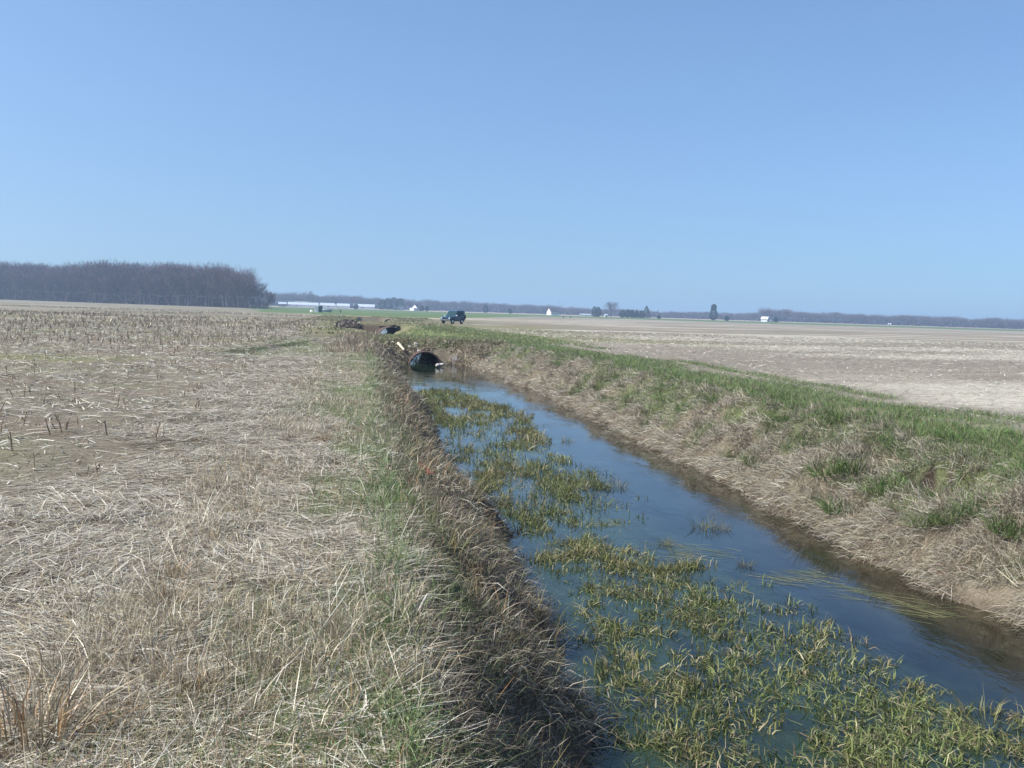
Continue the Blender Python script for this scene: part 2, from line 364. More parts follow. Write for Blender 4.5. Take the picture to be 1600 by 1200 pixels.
# ------------------------------------------------------------------ blades (straw, grass, weeds)
TRI5 = np.array([[0, 1, 3], [0, 3, 2], [2, 3, 4]], np.int64)
def blade_geo(P, L, W, az, el, bend, col, rs, flat=0.0):
    """strips of two segments and a tip; az = heading, el = rise at the root, bend = fall of the rise towards the tip"""
    n = len(P)
    def d(e): return np.stack([np.cos(e)*np.cos(az), np.cos(e)*np.sin(az), np.sin(e)], -1)
    d0, d1 = d(el), d(el-bend)
    p1 = P + d0*(L*.55)[:, None]; p2 = p1 + d1*(L*.45)[:, None]
    side = np.stack([-np.sin(az), np.cos(az), np.zeros(n)], -1)
    up = np.cross(d0, side); tw = rs.uniform(-1, 1, n)*(1-flat)*1.4
    side = side*np.cos(tw)[:, None] + up*np.sin(tw)[:, None]
    w = side*(W*.5)[:, None]
    V = np.stack([P-w, P+w, p1-w*.8, p1+w*.8, p2], 1).reshape(-1, 3)
    T = (TRI5[None]+(np.arange(n)*5)[:, None, None]).reshape(-1, 3)
    return V, T, np.repeat(col, 5, 0)
class Layer:
    def __init__(s): s.V = []; s.T = []; s.C = []; s.n = 0
    def add(s, V, T, C): s.V.append(V); s.T.append(T+s.n); s.C.append(C); s.n += len(V)
    def build(s, name, mat, label, kind='stuff', cat='grass'):
        o = link(name, fast_mesh(name, np.concatenate(s.V), np.concatenate(s.T), np.concatenate(s.C)), mat)
        return tag(o, label, cat, None, kind)
def pal(rs, n, cols, jit=.18, weights=None):
    cols = np.array(cols); k = rs.choice(len(cols), n, p=weights)
    return np.clip(cols[k]*(1+rs.uniform(-jit, jit, (n, 1)))*(1+rs.uniform(-.05, .05, (n, 3))), 0, .95)
HEAD = np.array([math.sin(YAW), math.cos(YAW)])
def scatter(rs, n, x0, x1, y0, y1, mask=None, power=1.0, fan=True):
    """points whose density falls with distance; mask(x, y) in 0..1 is a chance of keeping"""
    u = rs.random(n)
    if power == 1.0: y = y0*(y1/y0)**u
    else: k = 1-power; y = (y0**k + u*(y1**k-y0**k))**(1/k)
    x = rs.uniform(x0, x1, n)
    if fan:
        f = x*HEAD[0]+y*HEAD[1]; s = x*HEAD[1]-y*HEAD[0]; ok = (np.abs(s) < f*.62+1.2)
        x, y = x[ok], y[ok]
    if mask is not None:
        ok = rs.random(len(x)) < mask(x, y); x, y = x[ok], y[ok]
    return x, y
S_PALE = (.64, .595, .49); S_MID = (.34, .30, .215); S_TAN = (.215, .175, .115); S_BRN = (.12, .088, .06); S_GREY = (.26, .245, .21); S_ORG = (.33, .20, .10); S_GOLD = (.36, .29, .18)
G_A = (.105, .175, .05); G_B = (.155, .215, .075); G_C = (.065, .125, .035); G_D = (.20, .215, .10); G_BLUE = (.135, .19, .12)

# --- straw lying on the left field
rs = np.random.default_rng(1); L_ = Layer()
def straw(n, x0, x1, y0, y1, power, mask, Lr, Wr, cols, wts=None, elr=(-.03, .22), lift=.012):
    x, y = scatter(rs, n, x0, x1, y0, y1, mask, power); k = len(x)
    flow = (vnoise(x*.5, y*.35, 101)-.5)*5.0
    az = flow + rs.normal(0, .75, k) + np.pi*(rs.random(k) < .5)
    g = np.maximum(1, y/11.0)**.55
    L_.add(*blade_geo(np.stack([x, y, H(x, y)+rs.uniform(0, lift, k)+.004], -1), rs.uniform(*Lr, k)*g**.6, rs.uniform(*Wr, k)*g, az, rs.uniform(*elr, k), rs.uniform(-.1, .35, k), pal(rs, k, cols, .22, wts), rs, .75))
m_mat = lambda x, y: (1-.75*green_left(x, y))*sst(-.8, .2, x-corn_edge(y)+.3)
m_corn = lambda x, y: sst(-.3, 1.0, corn_edge(y)-x)*(.38+.62*sst(.40, .60, fbm(x*.5, y*.3, 103, 3)))
straw(260000, -5, .5, 3.2, 66, 1.15, m_mat, (.10, .36), (.003, .0075), [S_PALE, S_MID, S_TAN, S_GOLD, S_BRN], [.34, .20, .17, .10, .19])
straw(190000, -45, -2.4, 3.6, 90, .85, m_corn, (.10, .36), (.006, .018), [S_PALE, S_MID, S_TAN, S_GREY, S_BRN], [.24, .26, .2, .18, .12])
straw(15000, -45, -2.0, 4, 70, .7, m_corn, (.08, .22), (.010, .022), [(.62, .58, .48), S_PALE, S_MID], [.35, .35, .3], (0, .3), .03)
L_.build('straw_litter', M_STRAW, 'flattened pale straw and chaff covering the field left of the ditch', cat='straw')

def clumps(n, x0, x1, y0, y1, power, mask, nb, r, Lr, Wr, cols, wts, elr, bend, az=None, azs=.6, lift=0.0):
    x, y = scatter(rs, n, x0, x1, y0, y1, mask, power); k = len(x); m = rs.integers(nb[0], nb[1], k); q = int(m.sum())
    sz = np.repeat(rs.uniform(.55, 1.4, k), m); a0 = rs.uniform(0, 6.283, q); rr = r*np.sqrt(rs.random(q))*sz
    xi = np.repeat(x, m)+rr*np.cos(a0); yi = np.repeat(y, m)+rr*np.sin(a0)
    a = a0+rs.normal(0, .5, q) if az is None else az+np.repeat(rs.normal(0, .45, k), m)+rs.normal(0, azs, q)
    tone = np.repeat(rs.uniform(.72, 1.22, (k, 1)), m, 0)
    L_.add(*blade_geo(np.stack([xi, yi, H(xi, yi)-.01+lift*sz*rs.random(q)], -1), rs.uniform(*Lr, q)*sz, rs.uniform(*Wr, q)*np.maximum(1, yi/11)**.5, a, rs.uniform(*elr, q), rs.uniform(*bend, q), np.clip(pal(rs, q, cols, .2, wts)*tone, 0, .9), rs))
# --- dry standing grass, left strip
rs = np.random.default_rng(2); L_ = Layer()
def stand(n, x0, x1, y0, y1, power, mask, Lr, Wr, cols, wts, elr=(.8, 1.5), bend=(.1, .8), az=None, gexp=.5, azs=.6):
    x, y = scatter(rs, n, x0, x1, y0, y1, mask, power); k = len(x)
    a = rs.uniform(0, 2*np.pi, k) if az is None else az + rs.normal(0, azs, k)
    g = np.maximum(1, y/10.0)**gexp
    L_.add(*blade_geo(np.stack([x, y, H(x, y)-.01], -1), rs.uniform(*Lr, k), rs.uniform(*Wr, k)*g, a, rs.uniform(*elr, k), rs.uniform(*bend, k), pal(rs, k, cols, .2, wts), rs))
m_dry = lambda x, y: sst(.44, .62, fbm(x*.8, y*.5, 111, 3)+.12*sst(14, 6, y))*sst(-2.1, -1.2, x)*(1-sst(-.3, .4, x-cx(y)))
stand(34000, -2.8, .5, 3.2, 40, 1.2, m_dry, (.06, .26), (.002, .0045), [S_GOLD, S_MID, S_TAN, S_BRN, S_PALE, S_ORG], [.3, .22, .16, .12, .14, .06], (.45, 1.5))
stand(900, -2.6, .6, 3.4, 22, 1.2, lambda x, y: m_dry(x, y)*.6+.1, (.25, .55), (.003, .006), [S_PALE, S_MID, S_TAN], [.45, .35, .2], (.35, 1.35), (0, .3))
m_dry2 = lambda x, y: sst(.5, .64, fbm(x*.6, y*.3, 113, 3))*sst(-3, -1.5, x)*(1-sst(0, .6, x))
stand(16000, -3, .6, 10, 66, 1.0, m_dry2, (.06, .2), (.003, .006), [S_TAN, S_MID, S_ORG], [.4, .4, .2])
L_.build('dry_grass', M_STRAW, 'tan dry grass standing along the left ditch edge')

# --- green grass, left strip
rs = np.random.default_rng(3); L_ = Layer()
stand(110000, -7, 1.6, 3.2, 72, 1.1, lambda x, y: green_left(x, y)*.9, (.05, .16), (.003, .006), [G_A, G_B, G_D, G_BLUE, S_TAN], [.24, .22, .18, .2, .16], (.7, 1.5), (.2, 1.2))
stand(85000, -40, -2.6, 5, 75, .8, lambda x, y: sst(.50, .62, fbm(x*.3, y*.35, 83, 4))*sst(.2, 1.5, corn_edge(y)-x), (.04, .12), (.004, .009), [G_A, G_C, G_D, (.12, .13, .06)], None, (.3, 1.4), (.2, 1.2))
L_.build('green_grass', M_GRASS, 'short green grass mixed into the straw along the left bank top')

# --- tussocks hanging over the left bank
rs = np.random.default_rng(4); L_ = Layer()
m_bank = lambda x, y: sst(.3, .7, x-cx(y)+.3*(vnoise(y*1.3, 7, 124)-.5))*(1-sst(-.12, .1, x-XL(y)))*sst(.36, .54, fbm(x*1.5, y*1.1, 121, 4))
stand(34000, -.1, 1.5, 3.2, 64, 1.05, lambda x, y: sst(.0, .35, x-cx(y))*(1-sst(.7, 1.1, x-cx(y)))*sst(.42, .58, fbm(x*.9, y*.5, 126, 3)), (.08, .26), (.003, .006), [G_A, G_B, G_C, G_D, S_TAN], [.25, .2, .2, .2, .15], (.5, 1.5), (.2, 1.3))
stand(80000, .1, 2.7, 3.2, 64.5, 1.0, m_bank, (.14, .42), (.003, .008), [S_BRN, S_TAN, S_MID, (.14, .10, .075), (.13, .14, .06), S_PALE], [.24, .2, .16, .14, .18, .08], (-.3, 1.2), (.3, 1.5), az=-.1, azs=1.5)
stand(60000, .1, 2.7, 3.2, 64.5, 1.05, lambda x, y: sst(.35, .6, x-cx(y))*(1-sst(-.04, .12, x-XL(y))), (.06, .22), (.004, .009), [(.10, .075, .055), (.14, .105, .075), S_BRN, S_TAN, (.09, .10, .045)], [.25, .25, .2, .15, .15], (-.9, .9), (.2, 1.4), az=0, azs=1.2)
stand(9000, .3, 2.6, 3.2, 30, 1.0, lambda x, y: m_bank(x, y)*sst(.5, .6, vnoise(x*2.2, y*1.6, 123)), (.25, .55), (.004, .008), [S_ORG, S_TAN, (.17, .17, .06)], [.4, .3, .3], (.8, 1.5), (0, .6))
stand(9000, -3.2, .6, 100, 141, .2, lambda x, y: sst(-.4, .2, x-cx(y)+.3)*(1-sst(.2, .3, x-XL(y))), (.2, .6), (.02, .04), [(.06, .05, .04), (.10, .075, .055), S_BRN], None, (.2, 1.4), (.2, 1.2))  # near-black brush added to deepen the shade coloured onto this far bank
stand(6000, -3, 2.2, 44, 78, .6, lambda x, y: sst(-2.2, -.6, x-cx(y))*(1-sst(.8, 1.6, x-cx(y)))*.8, (.2, .5), (.006, .012), [(.24, .175, .13), S_TAN, S_BRN], [.4, .3, .3], (.9, 1.5), (0, .5))
clumps(700, -.3, 1.3, 3.2, 62, 1.1, lambda x, y: sst(-.1, .2, x-cx(y))*(1-sst(.8, 1.2, x-cx(y)))*sst(.42, .56, fbm(x*.9, y*.4, 192, 3)), (18, 50), .12, (.08, .26), (.003, .0055), [G_A, G_B, G_C, G_D, S_TAN], [.28, .2, .2, .17, .15], (.4, 1.5), (.3, 1.4))
clumps(1500, -2.6, .5, 3.2, 36, 1.2, lambda x, y: sst(.42, .58, fbm(x*.7, y*.5, 191, 3))*sst(-2.1, -1.2, x), (18, 55), .10, (.08, .30), (.002, .0045), [S_GOLD, S_MID, S_TAN, S_BRN, S_PALE], [.3, .22, .2, .14, .14], (.5, 1.55), (.2, 1.3))
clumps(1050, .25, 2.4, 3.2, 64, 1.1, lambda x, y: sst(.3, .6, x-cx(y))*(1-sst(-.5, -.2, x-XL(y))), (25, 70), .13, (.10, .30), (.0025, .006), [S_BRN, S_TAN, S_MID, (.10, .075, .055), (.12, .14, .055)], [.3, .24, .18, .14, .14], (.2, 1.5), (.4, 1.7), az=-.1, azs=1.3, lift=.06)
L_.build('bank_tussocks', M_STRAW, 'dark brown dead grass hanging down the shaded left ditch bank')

# --- right bank: pale dead grass combed down the slope, green grass above
rs = np.random.default_rng(5); L_ = Layer()
tt = lambda x, y: (x-XR(y))/bankw(y)
m_dead = lambda x, y: sst(-.06, -.02, tt(x, y))*(1-sst(.95, 1.25, tt(x, y)))*(1-.6*green_right(x, y))*sst(.22, .4, fbm(x*1.4, y*1.4, 131, 3))*notbur(x, y)
stand(210000, 6.6, 11.5, 7.5, 66, 1.2, m_dead, (.14, .42), (.004, .0085), [(.42, .385, .32), S_MID, (.27, .235, .185), S_TAN, S_GREY, S_BRN], [.2, .26, .2, .13, .12, .09], (-.35, .55), (.25, .8), az=np.pi, azs=.7)
stand(16000, 6.8, 12, 7.5, 66, 1.1, lambda x, y: m_dead(x, y)*sst(.55, .65, fbm(x*.5, y*.3, 133, 3)), (.2, .4), (.004, .007), [(.26, .17, .13), S_BRN, (.3, .2, .15)], None, (.3, 1.2), (.3, 1.), az=np.pi, azs=.9)
clumps(2600, 6.9, 11, 7.5, 62, 1.1, lambda x, y: sst(.08, .2, tt(x, y))*(1-sst(.9, 1.15, tt(x, y)))*(1-.5*green_right(x, y))*notbur(x, y), (22, 60), .14, (.16, .46), (.003, .007), [(.40, .365, .30), S_MID, S_TAN, S_BRN, S_GREY], [.2, .26, .22, .16, .16], (.0, 1.2), (.9, 2.2), az=np.pi, azs=.6, lift=.12)
L_.build('dead_bank_grass', M_STRAW, 'pale dead grass combed down the sunlit right ditch bank')
rs = np.random.default_rng(6); L_ = Layer()
stand(240000, 6.8, 15.5, 7.5, 72, 1.15, lambda x, y: green_right(x, y)*sst(.05, .25, tt(x, y))*notbur(x, y), (.09, .26), (.0035, .0075), [G_A, G_B, G_C, G_D, G_BLUE, S_TAN], [.2, .18, .12, .17, .15, .18], (.4, 1.45), (.3, 1.3))
clumps(2300, 7.1, 13.5, 7.5, 66, 1.1, lambda x, y: sst(.05, .35, green_right(x, y))*sst(.12, .3, tt(x, y))*(1-sst(1.2, 1.7, tt(x, y)))*notbur(x, y), (18, 55), .13, (.12, .36), (.004, .008), [G_A, G_B, G_C, G_D, S_TAN], [.28, .22, .22, .16, .12], (.4, 1.5), (.4, 1.6), lift=.04)
stand(36000, 4, 16, 64, 125, .4, lambda x, y: .75*sst(3.8, 6, x-cx(y))*sst(64.6, 66, y)*(1-sst(12, 16, x-cx(y))), (.1, .25), (.01, .02), [G_A, G_B, G_D, S_TAN], [.3, .25, .25, .2])
stand(20000, .0, 9.5, 65.6, 76, .0, lambda x, y: .8+0*x, (.1, .26), (.008, .016), [G_A, G_B, G_D, S_TAN, S_MID], [.25, .2, .2, .2, .15])
stand(42000, -9, 30, 76, 235, .3, lambda x, y: sst(.34, .55, fbm(x*.15, y*.06, 183, 3))*(x < 9.5+.03*(y-76))*~((x > cx(y)-.2) & (x < cx(y)+9) & (y < 139) & (y > 76)), (.08, .24), (.02, .05), [G_B, G_D, S_TAN, S_MID, S_BRN], [.2, .2, .25, .2, .15])
L_.build('bank_grass', M_GRASS, 'green spring grass on the upper right bank and the culvert crossing')
# --- crossing face: hanging dead grass
rs = np.random.default_rng(7); L_ = Layer()
stand(15000, 1.2, 9.0, 62.6, 67.2, .0, lambda x, y: sst(.3, .5, fbm(x*1.2, y*1.2, 181, 3))*~((np.abs(x-pc[0]) < 1.0) & (y < 64.5)), (.15, .42), (.009, .018), [S_MID, S_TAN, S_BRN, (.5, .43, .34), G_D], [.33, .27, .12, .18, .10], (-.6, 1.1), (.2, 1.0), az=-np.pi/2, azs=.6)
L_.build('crossing_grass', M_STRAW, 'dead grass hanging down the earth face around the culvert mouth')

# --- stubble in the right field
rs = np.random.default_rng(8); L_ = Layer()
m_st = lambda x, y: sst(1.35, 2.1, tt(x, y))*(.35+.65*sst(.45, .6, fbm(x*.03+y*.011, y*.12-x*.035, 86, 4)))
x, y = scatter(rs, 120000, 9.5, 95, 10, 120, m_st, .55); k = len(x)
L_.add(*blade_geo(np.stack([x, y, H(x, y)+.004+rs.uniform(0, .015, k)], -1), rs.uniform(.10, .32, k)*np.maximum(1, y/16)**.4, rs.uniform(.006, .016, k)*np.maximum(1, y/16)**.7, rs.uniform(0, 6.28, k), rs.uniform(-.02, .3, k), rs.uniform(-.1, .4, k), pal(rs, k, [S_PALE, S_MID, (.27, .24, .20), S_GREY], .2), rs, .7))
L_.build('field_stubble', M_STRAW, 'pale crop residue lying across the wide field right of the ditch', cat='stubble')

# --- emergent weeds in the water
rs = np.random.default_rng(9); L_ = Layer()
WCOL = [(.14, .165, .055), (.19, .205, .08), (.085, .11, .04), (.31, .285, .17), (.16, .13, .08), (.05, .055, .028)]
WW = [.27, .24, .18, .13, .10, .08]
def weeds(n, mask, y0, y1, power, nb, Lr, Wr, spread, elr=(.45, 1.5)):
    x, y = scatter(rs, n, 1.2, 8.5, y0, y1, mask, power); k = len(x)
    m = rs.integers(nb[0], nb[1], k); xi = np.repeat(x, m)+rs.normal(0, spread, m.sum()); yi = np.repeat(y, m)+rs.normal(0, spread, m.sum()); q = len(xi)
    sz = np.repeat(rs.uniform(.5, 1.5, k), m); g = np.maximum(1, yi/12)**.5; lean = np.repeat(rs.uniform(0, 6.28, k), m)+rs.normal(0, 1.0, q)
    tint = np.repeat(rs.uniform(.7, 1.3, (k, 1))*(.7+.6*fbm(x*.5, y*.35, 197, 3))[:, None], m, 0)*np.repeat(lerp(np.array((1.08, .98, 1.05)), np.array((.98, 1.0, .97)), sst(.38, .58, fbm(x*.7, y*.5, 198, 3))[:, None]), m, 0)
    L_.add(*blade_geo(np.stack([xi, yi, np.full(q, WZ-.015)], -1), rs.uniform(*Lr, q)*sz, rs.uniform(*Wr, q)*g, lean, rs.uniform(*elr, q), rs.uniform(.1, 1.3, q), np.clip(pal(rs, q, WCOL, .2, WW)*tint, 0, .9), rs))
inw = lambda x, y: (x > XL(y)+.05) & (x < XR(y)-.1)
dens = lambda x, y: sst(.40, .60, fbm(x*1.3, y*.9, 141, 3))
weeds(16000, lambda x, y: weed(x, y)*inw(x, y)*(.46+.54*dens(x, y)), 5, 17, .8, (3, 13), (.04, .16), (.007, .015), .05)
weeds(15000, lambda x, y: weed(x, y)*inw(x, y)*(.12+.88*dens(x, y)), 13, 46, .9, (5, 12), (.08, .24), (.006, .013), .07)
weeds(500, lambda x, y: inw(x, y)*(x < XL(y)+.8)*.7, 5, 60, .8, (3, 8), (.06, .18), (.005, .011), .06)
# leaves lying on the water among the stems
x, y = scatter(rs, 40000, 1.5, 8, 4.5, 44, lambda x, y: weed(x, y)*inw(x, y)*(.35+.65*dens(x, y)), .9); k = len(x)
L_.add(*blade_geo(np.stack([x, y, np.full(k, WZ+.006)+rs.uniform(0, .02, k)], -1), rs.uniform(.05, .2, k), rs.uniform(.006, .014, k)*np.maximum(1, y/12)**.5, rs.normal(2.2, .7, k), rs.uniform(-.02, .25, k), rs.uniform(0, .3, k), pal(rs, k, WCOL, .25, WW), rs, .8))
# long leaves trailing in the current in the open channel
cxs = [at(px, py, WZ) for px, py in ((1060, 855), (1120, 865), (1270, 900), (1240, 912), (1400, 935), (1460, 955), (1480, 965), (1100, 872), (1250, 905), (1330, 920), (960, 820), (900, 745))]
for c in cxs:
    k = 26; x = c[0]+rs.normal(0, .22, k); y = c[1]+rs.normal(0, .16, k)
    L_.add(*blade_geo(np.stack([x, y, np.full(k, WZ+.005)+rs.uniform(0, .004, k)], -1), rs.uniform(.2, .55, k), rs.uniform(.006, .012, k), rs.normal(2.5, .28, k), rs.uniform(0, .01, k), rs.uniform(-.01, .01, k), pal(rs, k, [(.2, .22, .09), (.3, .27, .14), (.12, .14, .06)], .2), rs, 1.0))
L_.build('water_weeds', M_GRASS, 'olive green water weeds standing in the shallow left half of the ditch', cat='water weeds')

# ------------------------------------------------------------------ things: tufts, reeds, stalks
def tuft_mesh(name, seed, n, r, Lr, Wr, cols, wts=None, elr=(.6, 1.5), bend=(.2, 1.2)):
    q = np.random.default_rng(seed); a = q.uniform(0, 6.283, n); rr = r*np.sqrt(q.random(n))
    P = np.stack([rr*np.cos(a), rr*np.sin(a), np.full(n, -.06)], -1)
    V, T, C = blade_geo(P, q.uniform(*Lr, n), q.uniform(*Wr, n), a+q.normal(0, .6, n), q.uniform(*elr, n), q.uniform(*bend, n), pal(q, n, cols, .2, wts), q)
    return fast_mesh(name, V, T, C)
GT = [tuft_mesh('grass_tuft', 200+i, 240, .17, (.18, .40), (.005, .009), [G_C, G_A, G_B, G_D], [.25, .35, .25, .15], (.5, 1.5), (.4, 1.5)) for i in range(4)]
for me in GT: me.materials.append(M_GRASS)
rnd = random.Random(5)
tufts = [(1317, 800, 1.2), (1350, 760, 1.5), (1385, 765, 1.3), (1450, 815, 1.0), (1483, 815, 1.0), (1535, 795, 1.2), (1555, 790, 1.0), (1575, 830, 1.0), (1290, 735, 1.2), (1330, 735, 1.3), (1215, 672, 1.1), (1250, 640, .9),
         (1180, 725, 1.0), (1150, 715, .9), (1265, 695, .8), (1490, 690, 1.0), (1540, 685, 1.1), (1595, 690, 1.2), (1410, 700, 1.2), (1370, 690, 1.2), (1440, 715, .9), (1070, 640, .9), (1000, 632, .8), (1590, 745, .9), (1230, 660, 1.0), (1420, 680, 1.1), (1300, 655, .9), (895, 615, .7), (880, 608, .7), (1600, 830, .9)]
for i, (px, py, s) in enumerate(tufts):
    p = on_ground(px, py); o = link('grass_tuft', GT[i % 4], None, None, p); o.scale = (s*1.3, s*1.3, s*1.1); o.rotation_euler = (0, -.25, rnd.uniform(0, 6.28))
    lab = {0: 'dark green grass tuft nearest the water on the lower right bank', 1: 'large green grass clump in the middle of the right bank', 7: 'small green grass tuft at the right picture edge low on the bank', 5: 'green grass tuft just below the burrow holes in the bank'}.get(i, 'green grass tuft growing on the pale right ditch bank')
    tag(o, lab, 'grass tuft', 'green grass tufts on the right bank')
o = link('grass_tuft', GT[1].copy(), None, None, on_ground(608, 785)); o.scale = (.75, .75, .5)
tag(o, 'lone bright green tuft on the straw beside the left bank', 'grass tuft')
OT = [tuft_mesh('dry_tuft', 300+i, 170, .11, (.22, .48), (.004, .007), [S_ORG, S_GOLD, S_TAN, S_BRN], [.3, .3, .25, .15], (.7, 1.55), (.1, .9)) for i in range(2)]
for me in OT: me.materials.append(M_STRAW)
for i, (px, py, s, lab) in enumerate(((52, 1160, 1.45, 'tall orange dry grass tuft in the bottom left foreground'), (262, 950, .8, 'rusty brown grass tuft amid straw left of the bank'), (268, 905, .7, 'small rusty grass tuft behind the other one in the straw'),
        (506, 690, .7, 'small orange grass tuft standing alone on flattened straw'), (310, 1085, .7, 'brown bunch of dry grass beside a dark hollow in the straw'), (560, 675, .5, 'orange dry tuft close to the left ditch edge'))):
    o = link('dry_tuft', OT[i % 2], None, None, on_ground(px, py)); o.scale = (s*1.0, s*1.0, s*.85); o.rotation_euler = (0, 0, i*1.3); tag(o, lab, 'grass tuft')
RT = [tuft_mesh('reed_clump', 330+i, 70, .20, (.14, .4), (.004, .009), [(.10, .11, .04), (.2, .19, .08), (.22, .16, .08), (.05, .055, .03)], None, (.4, 1.5), (.0, .9)) for i in range(2)]
for me in RT: me.materials.append(M_GRASS)
for i, (px, py, s, lab) in enumerate(((1100, 825, 1.0, 'brown reed clump standing alone in the open blue water'), (1130, 828, .6, 'small reed clump beside the lone brown one in open water'), (1165, 885, .5, 'few thin dark reeds sticking out of mid channel'),
        (885, 690, .7, 'sparse bent reeds in the channel beyond the weed bed'), (1540, 1130, 1.1, 'taller green reed clump at the weed bed edge on the right'), (735, 605, 1.0, 'reed clump in the water below the culvert'), (1040, 850, .5, 'pale bent leaf bunch floating near the weed edge'), (965, 760, .9, 'low green reed clump at the tip of the middle weed bed'))):
    p = at(px, py, WZ); p[2] = WZ+.03; o = link('reed_clump', RT[i % 2], None, None, p); o.scale = (s, s, s); o.rotation_euler = (0, 0, i*2.1); tag(o, lab, 'reeds')
# corn stalks: broken stubs in rows 0.76 m apart, running with the ditch
def stalk_mesh(seed):
    q = random.Random(seed); b = MB(); h = q.uniform(.16, .36); lean = q.uniform(-.12, .12)
    b.tube((0, 0, -.05), (lean*.5, 0, h*.55), .013, .012, 6); b.tube((lean*.5, 0, h*.55), (lean, q.uniform(-.04, .04), h), .012, .010, 6)
    b.tube((lean*.5, 0, h*.5), (lean*.5, 0, h*.56), .017, .017, 6)
    for k in range(3):
        a = q.uniform(0, 6.28); l = q.uniform(.08, .22); z = h*q.uniform(.3, .95); c, s = math.cos(a), math.sin(a)
        x1, y1 = c*l*.6+lean*.5, s*l*.6
        b.add([(lean*.5-s*.012, c*.012, z), (lean*.5+s*.012, -c*.012, z), (x1-s*.016, y1+c*.016, z+.05), (x1+s*.016, y1-c*.016, z+.05), (c*l, s*l, z-.10)], [(0, 1, 3, 2), (2, 3, 4)])
    me = bpy.data.meshes.new('corn_stalk'); me.from_pydata(b.v, [], b.f); me.update(); return me
M_STALK = mat_plain('weathered_stalk', (.21, .165, .12), .8, 0, .3, 20)
ST = [stalk_mesh(i) for i in range(7)]
for me in ST: me.materials.append(M_STALK)
rs = np.random.default_rng(20); pts = []
for row in range(1, 90):
    x = -2.2-.76*row
    y = 5+145*rs.random(190)**1.35; x = x+rs.normal(0, .05, 190)
    keep = (rs.random(190) < .30+.7*sst(.5, .62, fbm(x*.12, y*.06, 151, 3))) & (np.abs(x*HEAD[1]-y*HEAD[0]) < (x*HEAD[0]+y*HEAD[1])*.60+.5) & (x < corn_edge(y)-.2)
    pts += list(zip(x[keep], y[keep]))
pts.sort(key=lambda p: p[0]**2+p[1]**2)
for i, (x, y) in enumerate(pts[:300]):
    o = link('corn_stalk', ST[i % 7], None, None, (x, y, float(H(x, y)))); o.rotation_euler = (rnd.gauss(0, .18), rnd.gauss(0, .18), rnd.uniform(0, 6.28)); s = rnd.uniform(.45, .85); o.scale = (s, s, s)
    tag(o, 'short broken corn stalk standing in the stubble field left of the ditch', 'corn stalk', 'broken corn stalks in the left field')
rest = np.array(pts[300:]); L_ = Layer(); k = len(rest)
for rep in range(3):
    L_.add(*blade_geo(np.stack([rest[:, 0]+rs.normal(0, .03, k), rest[:, 1]+rs.normal(0, .06, k), H(rest[:, 0], rest[:, 1])], -1), rs.uniform(.2, .42, k), np.full(k, .024)*np.maximum(1, rest[:, 1]/60), rs.uniform(0, 6.28, k), rs.uniform(1.0, 1.55, k), rs.uniform(0, .5, k), pal(rs, k, [(.20, .155, .11), (.26, .20, .14), (.14, .11, .08)], .2), rs))
rr = []
for row in range(-4, 80):
    x0 = -9-.9*row
    y = rs.uniform(80, 260, 420); rr.append(np.stack([np.full(420, x0)+rs.normal(0, .07, 420), y], -1))
rr = np.concatenate(rr); rr = rr[(rs.random(len(rr)) < .45*sst(.42, .6, fbm(rr[:, 0]*.06, rr[:, 1]*.03, 171, 3)))]; rr = rr[(np.abs(rr[:, 0]*HEAD[1]-rr[:, 1]*HEAD[0]) < (rr[:, 0]*HEAD[0]+rr[:, 1]*HEAD[1])*.58)]; k = len(rr)
L_.add(*blade_geo(np.stack([rr[:, 0], rr[:, 1], H(rr[:, 0], rr[:, 1])], -1), rs.uniform(.2, .42, k), rs.uniform(.04, .09, k), rs.uniform(0, 6.28, k), rs.uniform(.9, 1.55, k), rs.uniform(0, .5, k), pal(rs, k, [(.22, .18, .135), (.30, .245, .185)], .2), rs))
L_.build('distant_stalks', M_STRAW, 'rows of broken corn stalks far out in the left field', cat='corn stalks')

# ------------------------------------------------------------------ culverts
M_PIPE = mat_plain('dark_pipe_steel', (.035, .026, .022), .75, 0, .4, 6, .3)
M_RUST = mat_plain('rusty_pipe_steel', (.075, .045, .035), .85, 0, .35, 9, .3)
def culvert(name, c, r, y0, y1, label, turn=0.0, squash=1.0):
    root = empty(name, (c[0], y0, c[2])); y1 = y1-y0; y0 = 0.0; root.rotation_euler = (0, 0, turn); root.scale = (1, 1, squash); tag(root, label, 'culvert')
    n = 40; outer = []; k = int((y1-y0)/.12)
    b = MB(); b.ring((0, y0, 0), (0, 1, 0), [(i*.12, r+.035*math.sin(i*math.pi/2)) for i in range(k)], n); b.build('outer_wall', M_RUST, root, smooth=True)
    b = MB(); b.ring((0, y0, 0), (0, 1, 0), [(i*.12, r-.06+.02*math.sin(i*math.pi/2)) for i in range(k)], n); b.build('inner_wall', M_PIPE, root, smooth=True)
    b = MB(); b.ring((0, y0-.03, 0), (0, 1, 0), [(0, r-.065), (-.02, r-.02), (0, r+.03), (.09, r+.03), (.09, r-.065), (0, r-.065)], n); b.build('rim', M_RUST, root, smooth=True)
    return root
culvert('culvert_pipe', PIPES[0][0], PIPES[0][1], *PIPES[0][2:4], 'large round corrugated culvert pipe carrying the ditch under the grassy crossing', *PIPES[0][4:])
culvert('culvert_pipe', PIPES[1][0], PIPES[1][1], *PIPES[1][2:4], 'second culvert pipe farther off in the dark bank beyond the crossing', *PIPES[1][4:])
culvert('culvert_pipe', PIPES[2][0], PIPES[2][1], *PIPES[2][2:4], 'third and farthest culvert mouth near the sandy farm lane', *PIPES[2][4:])
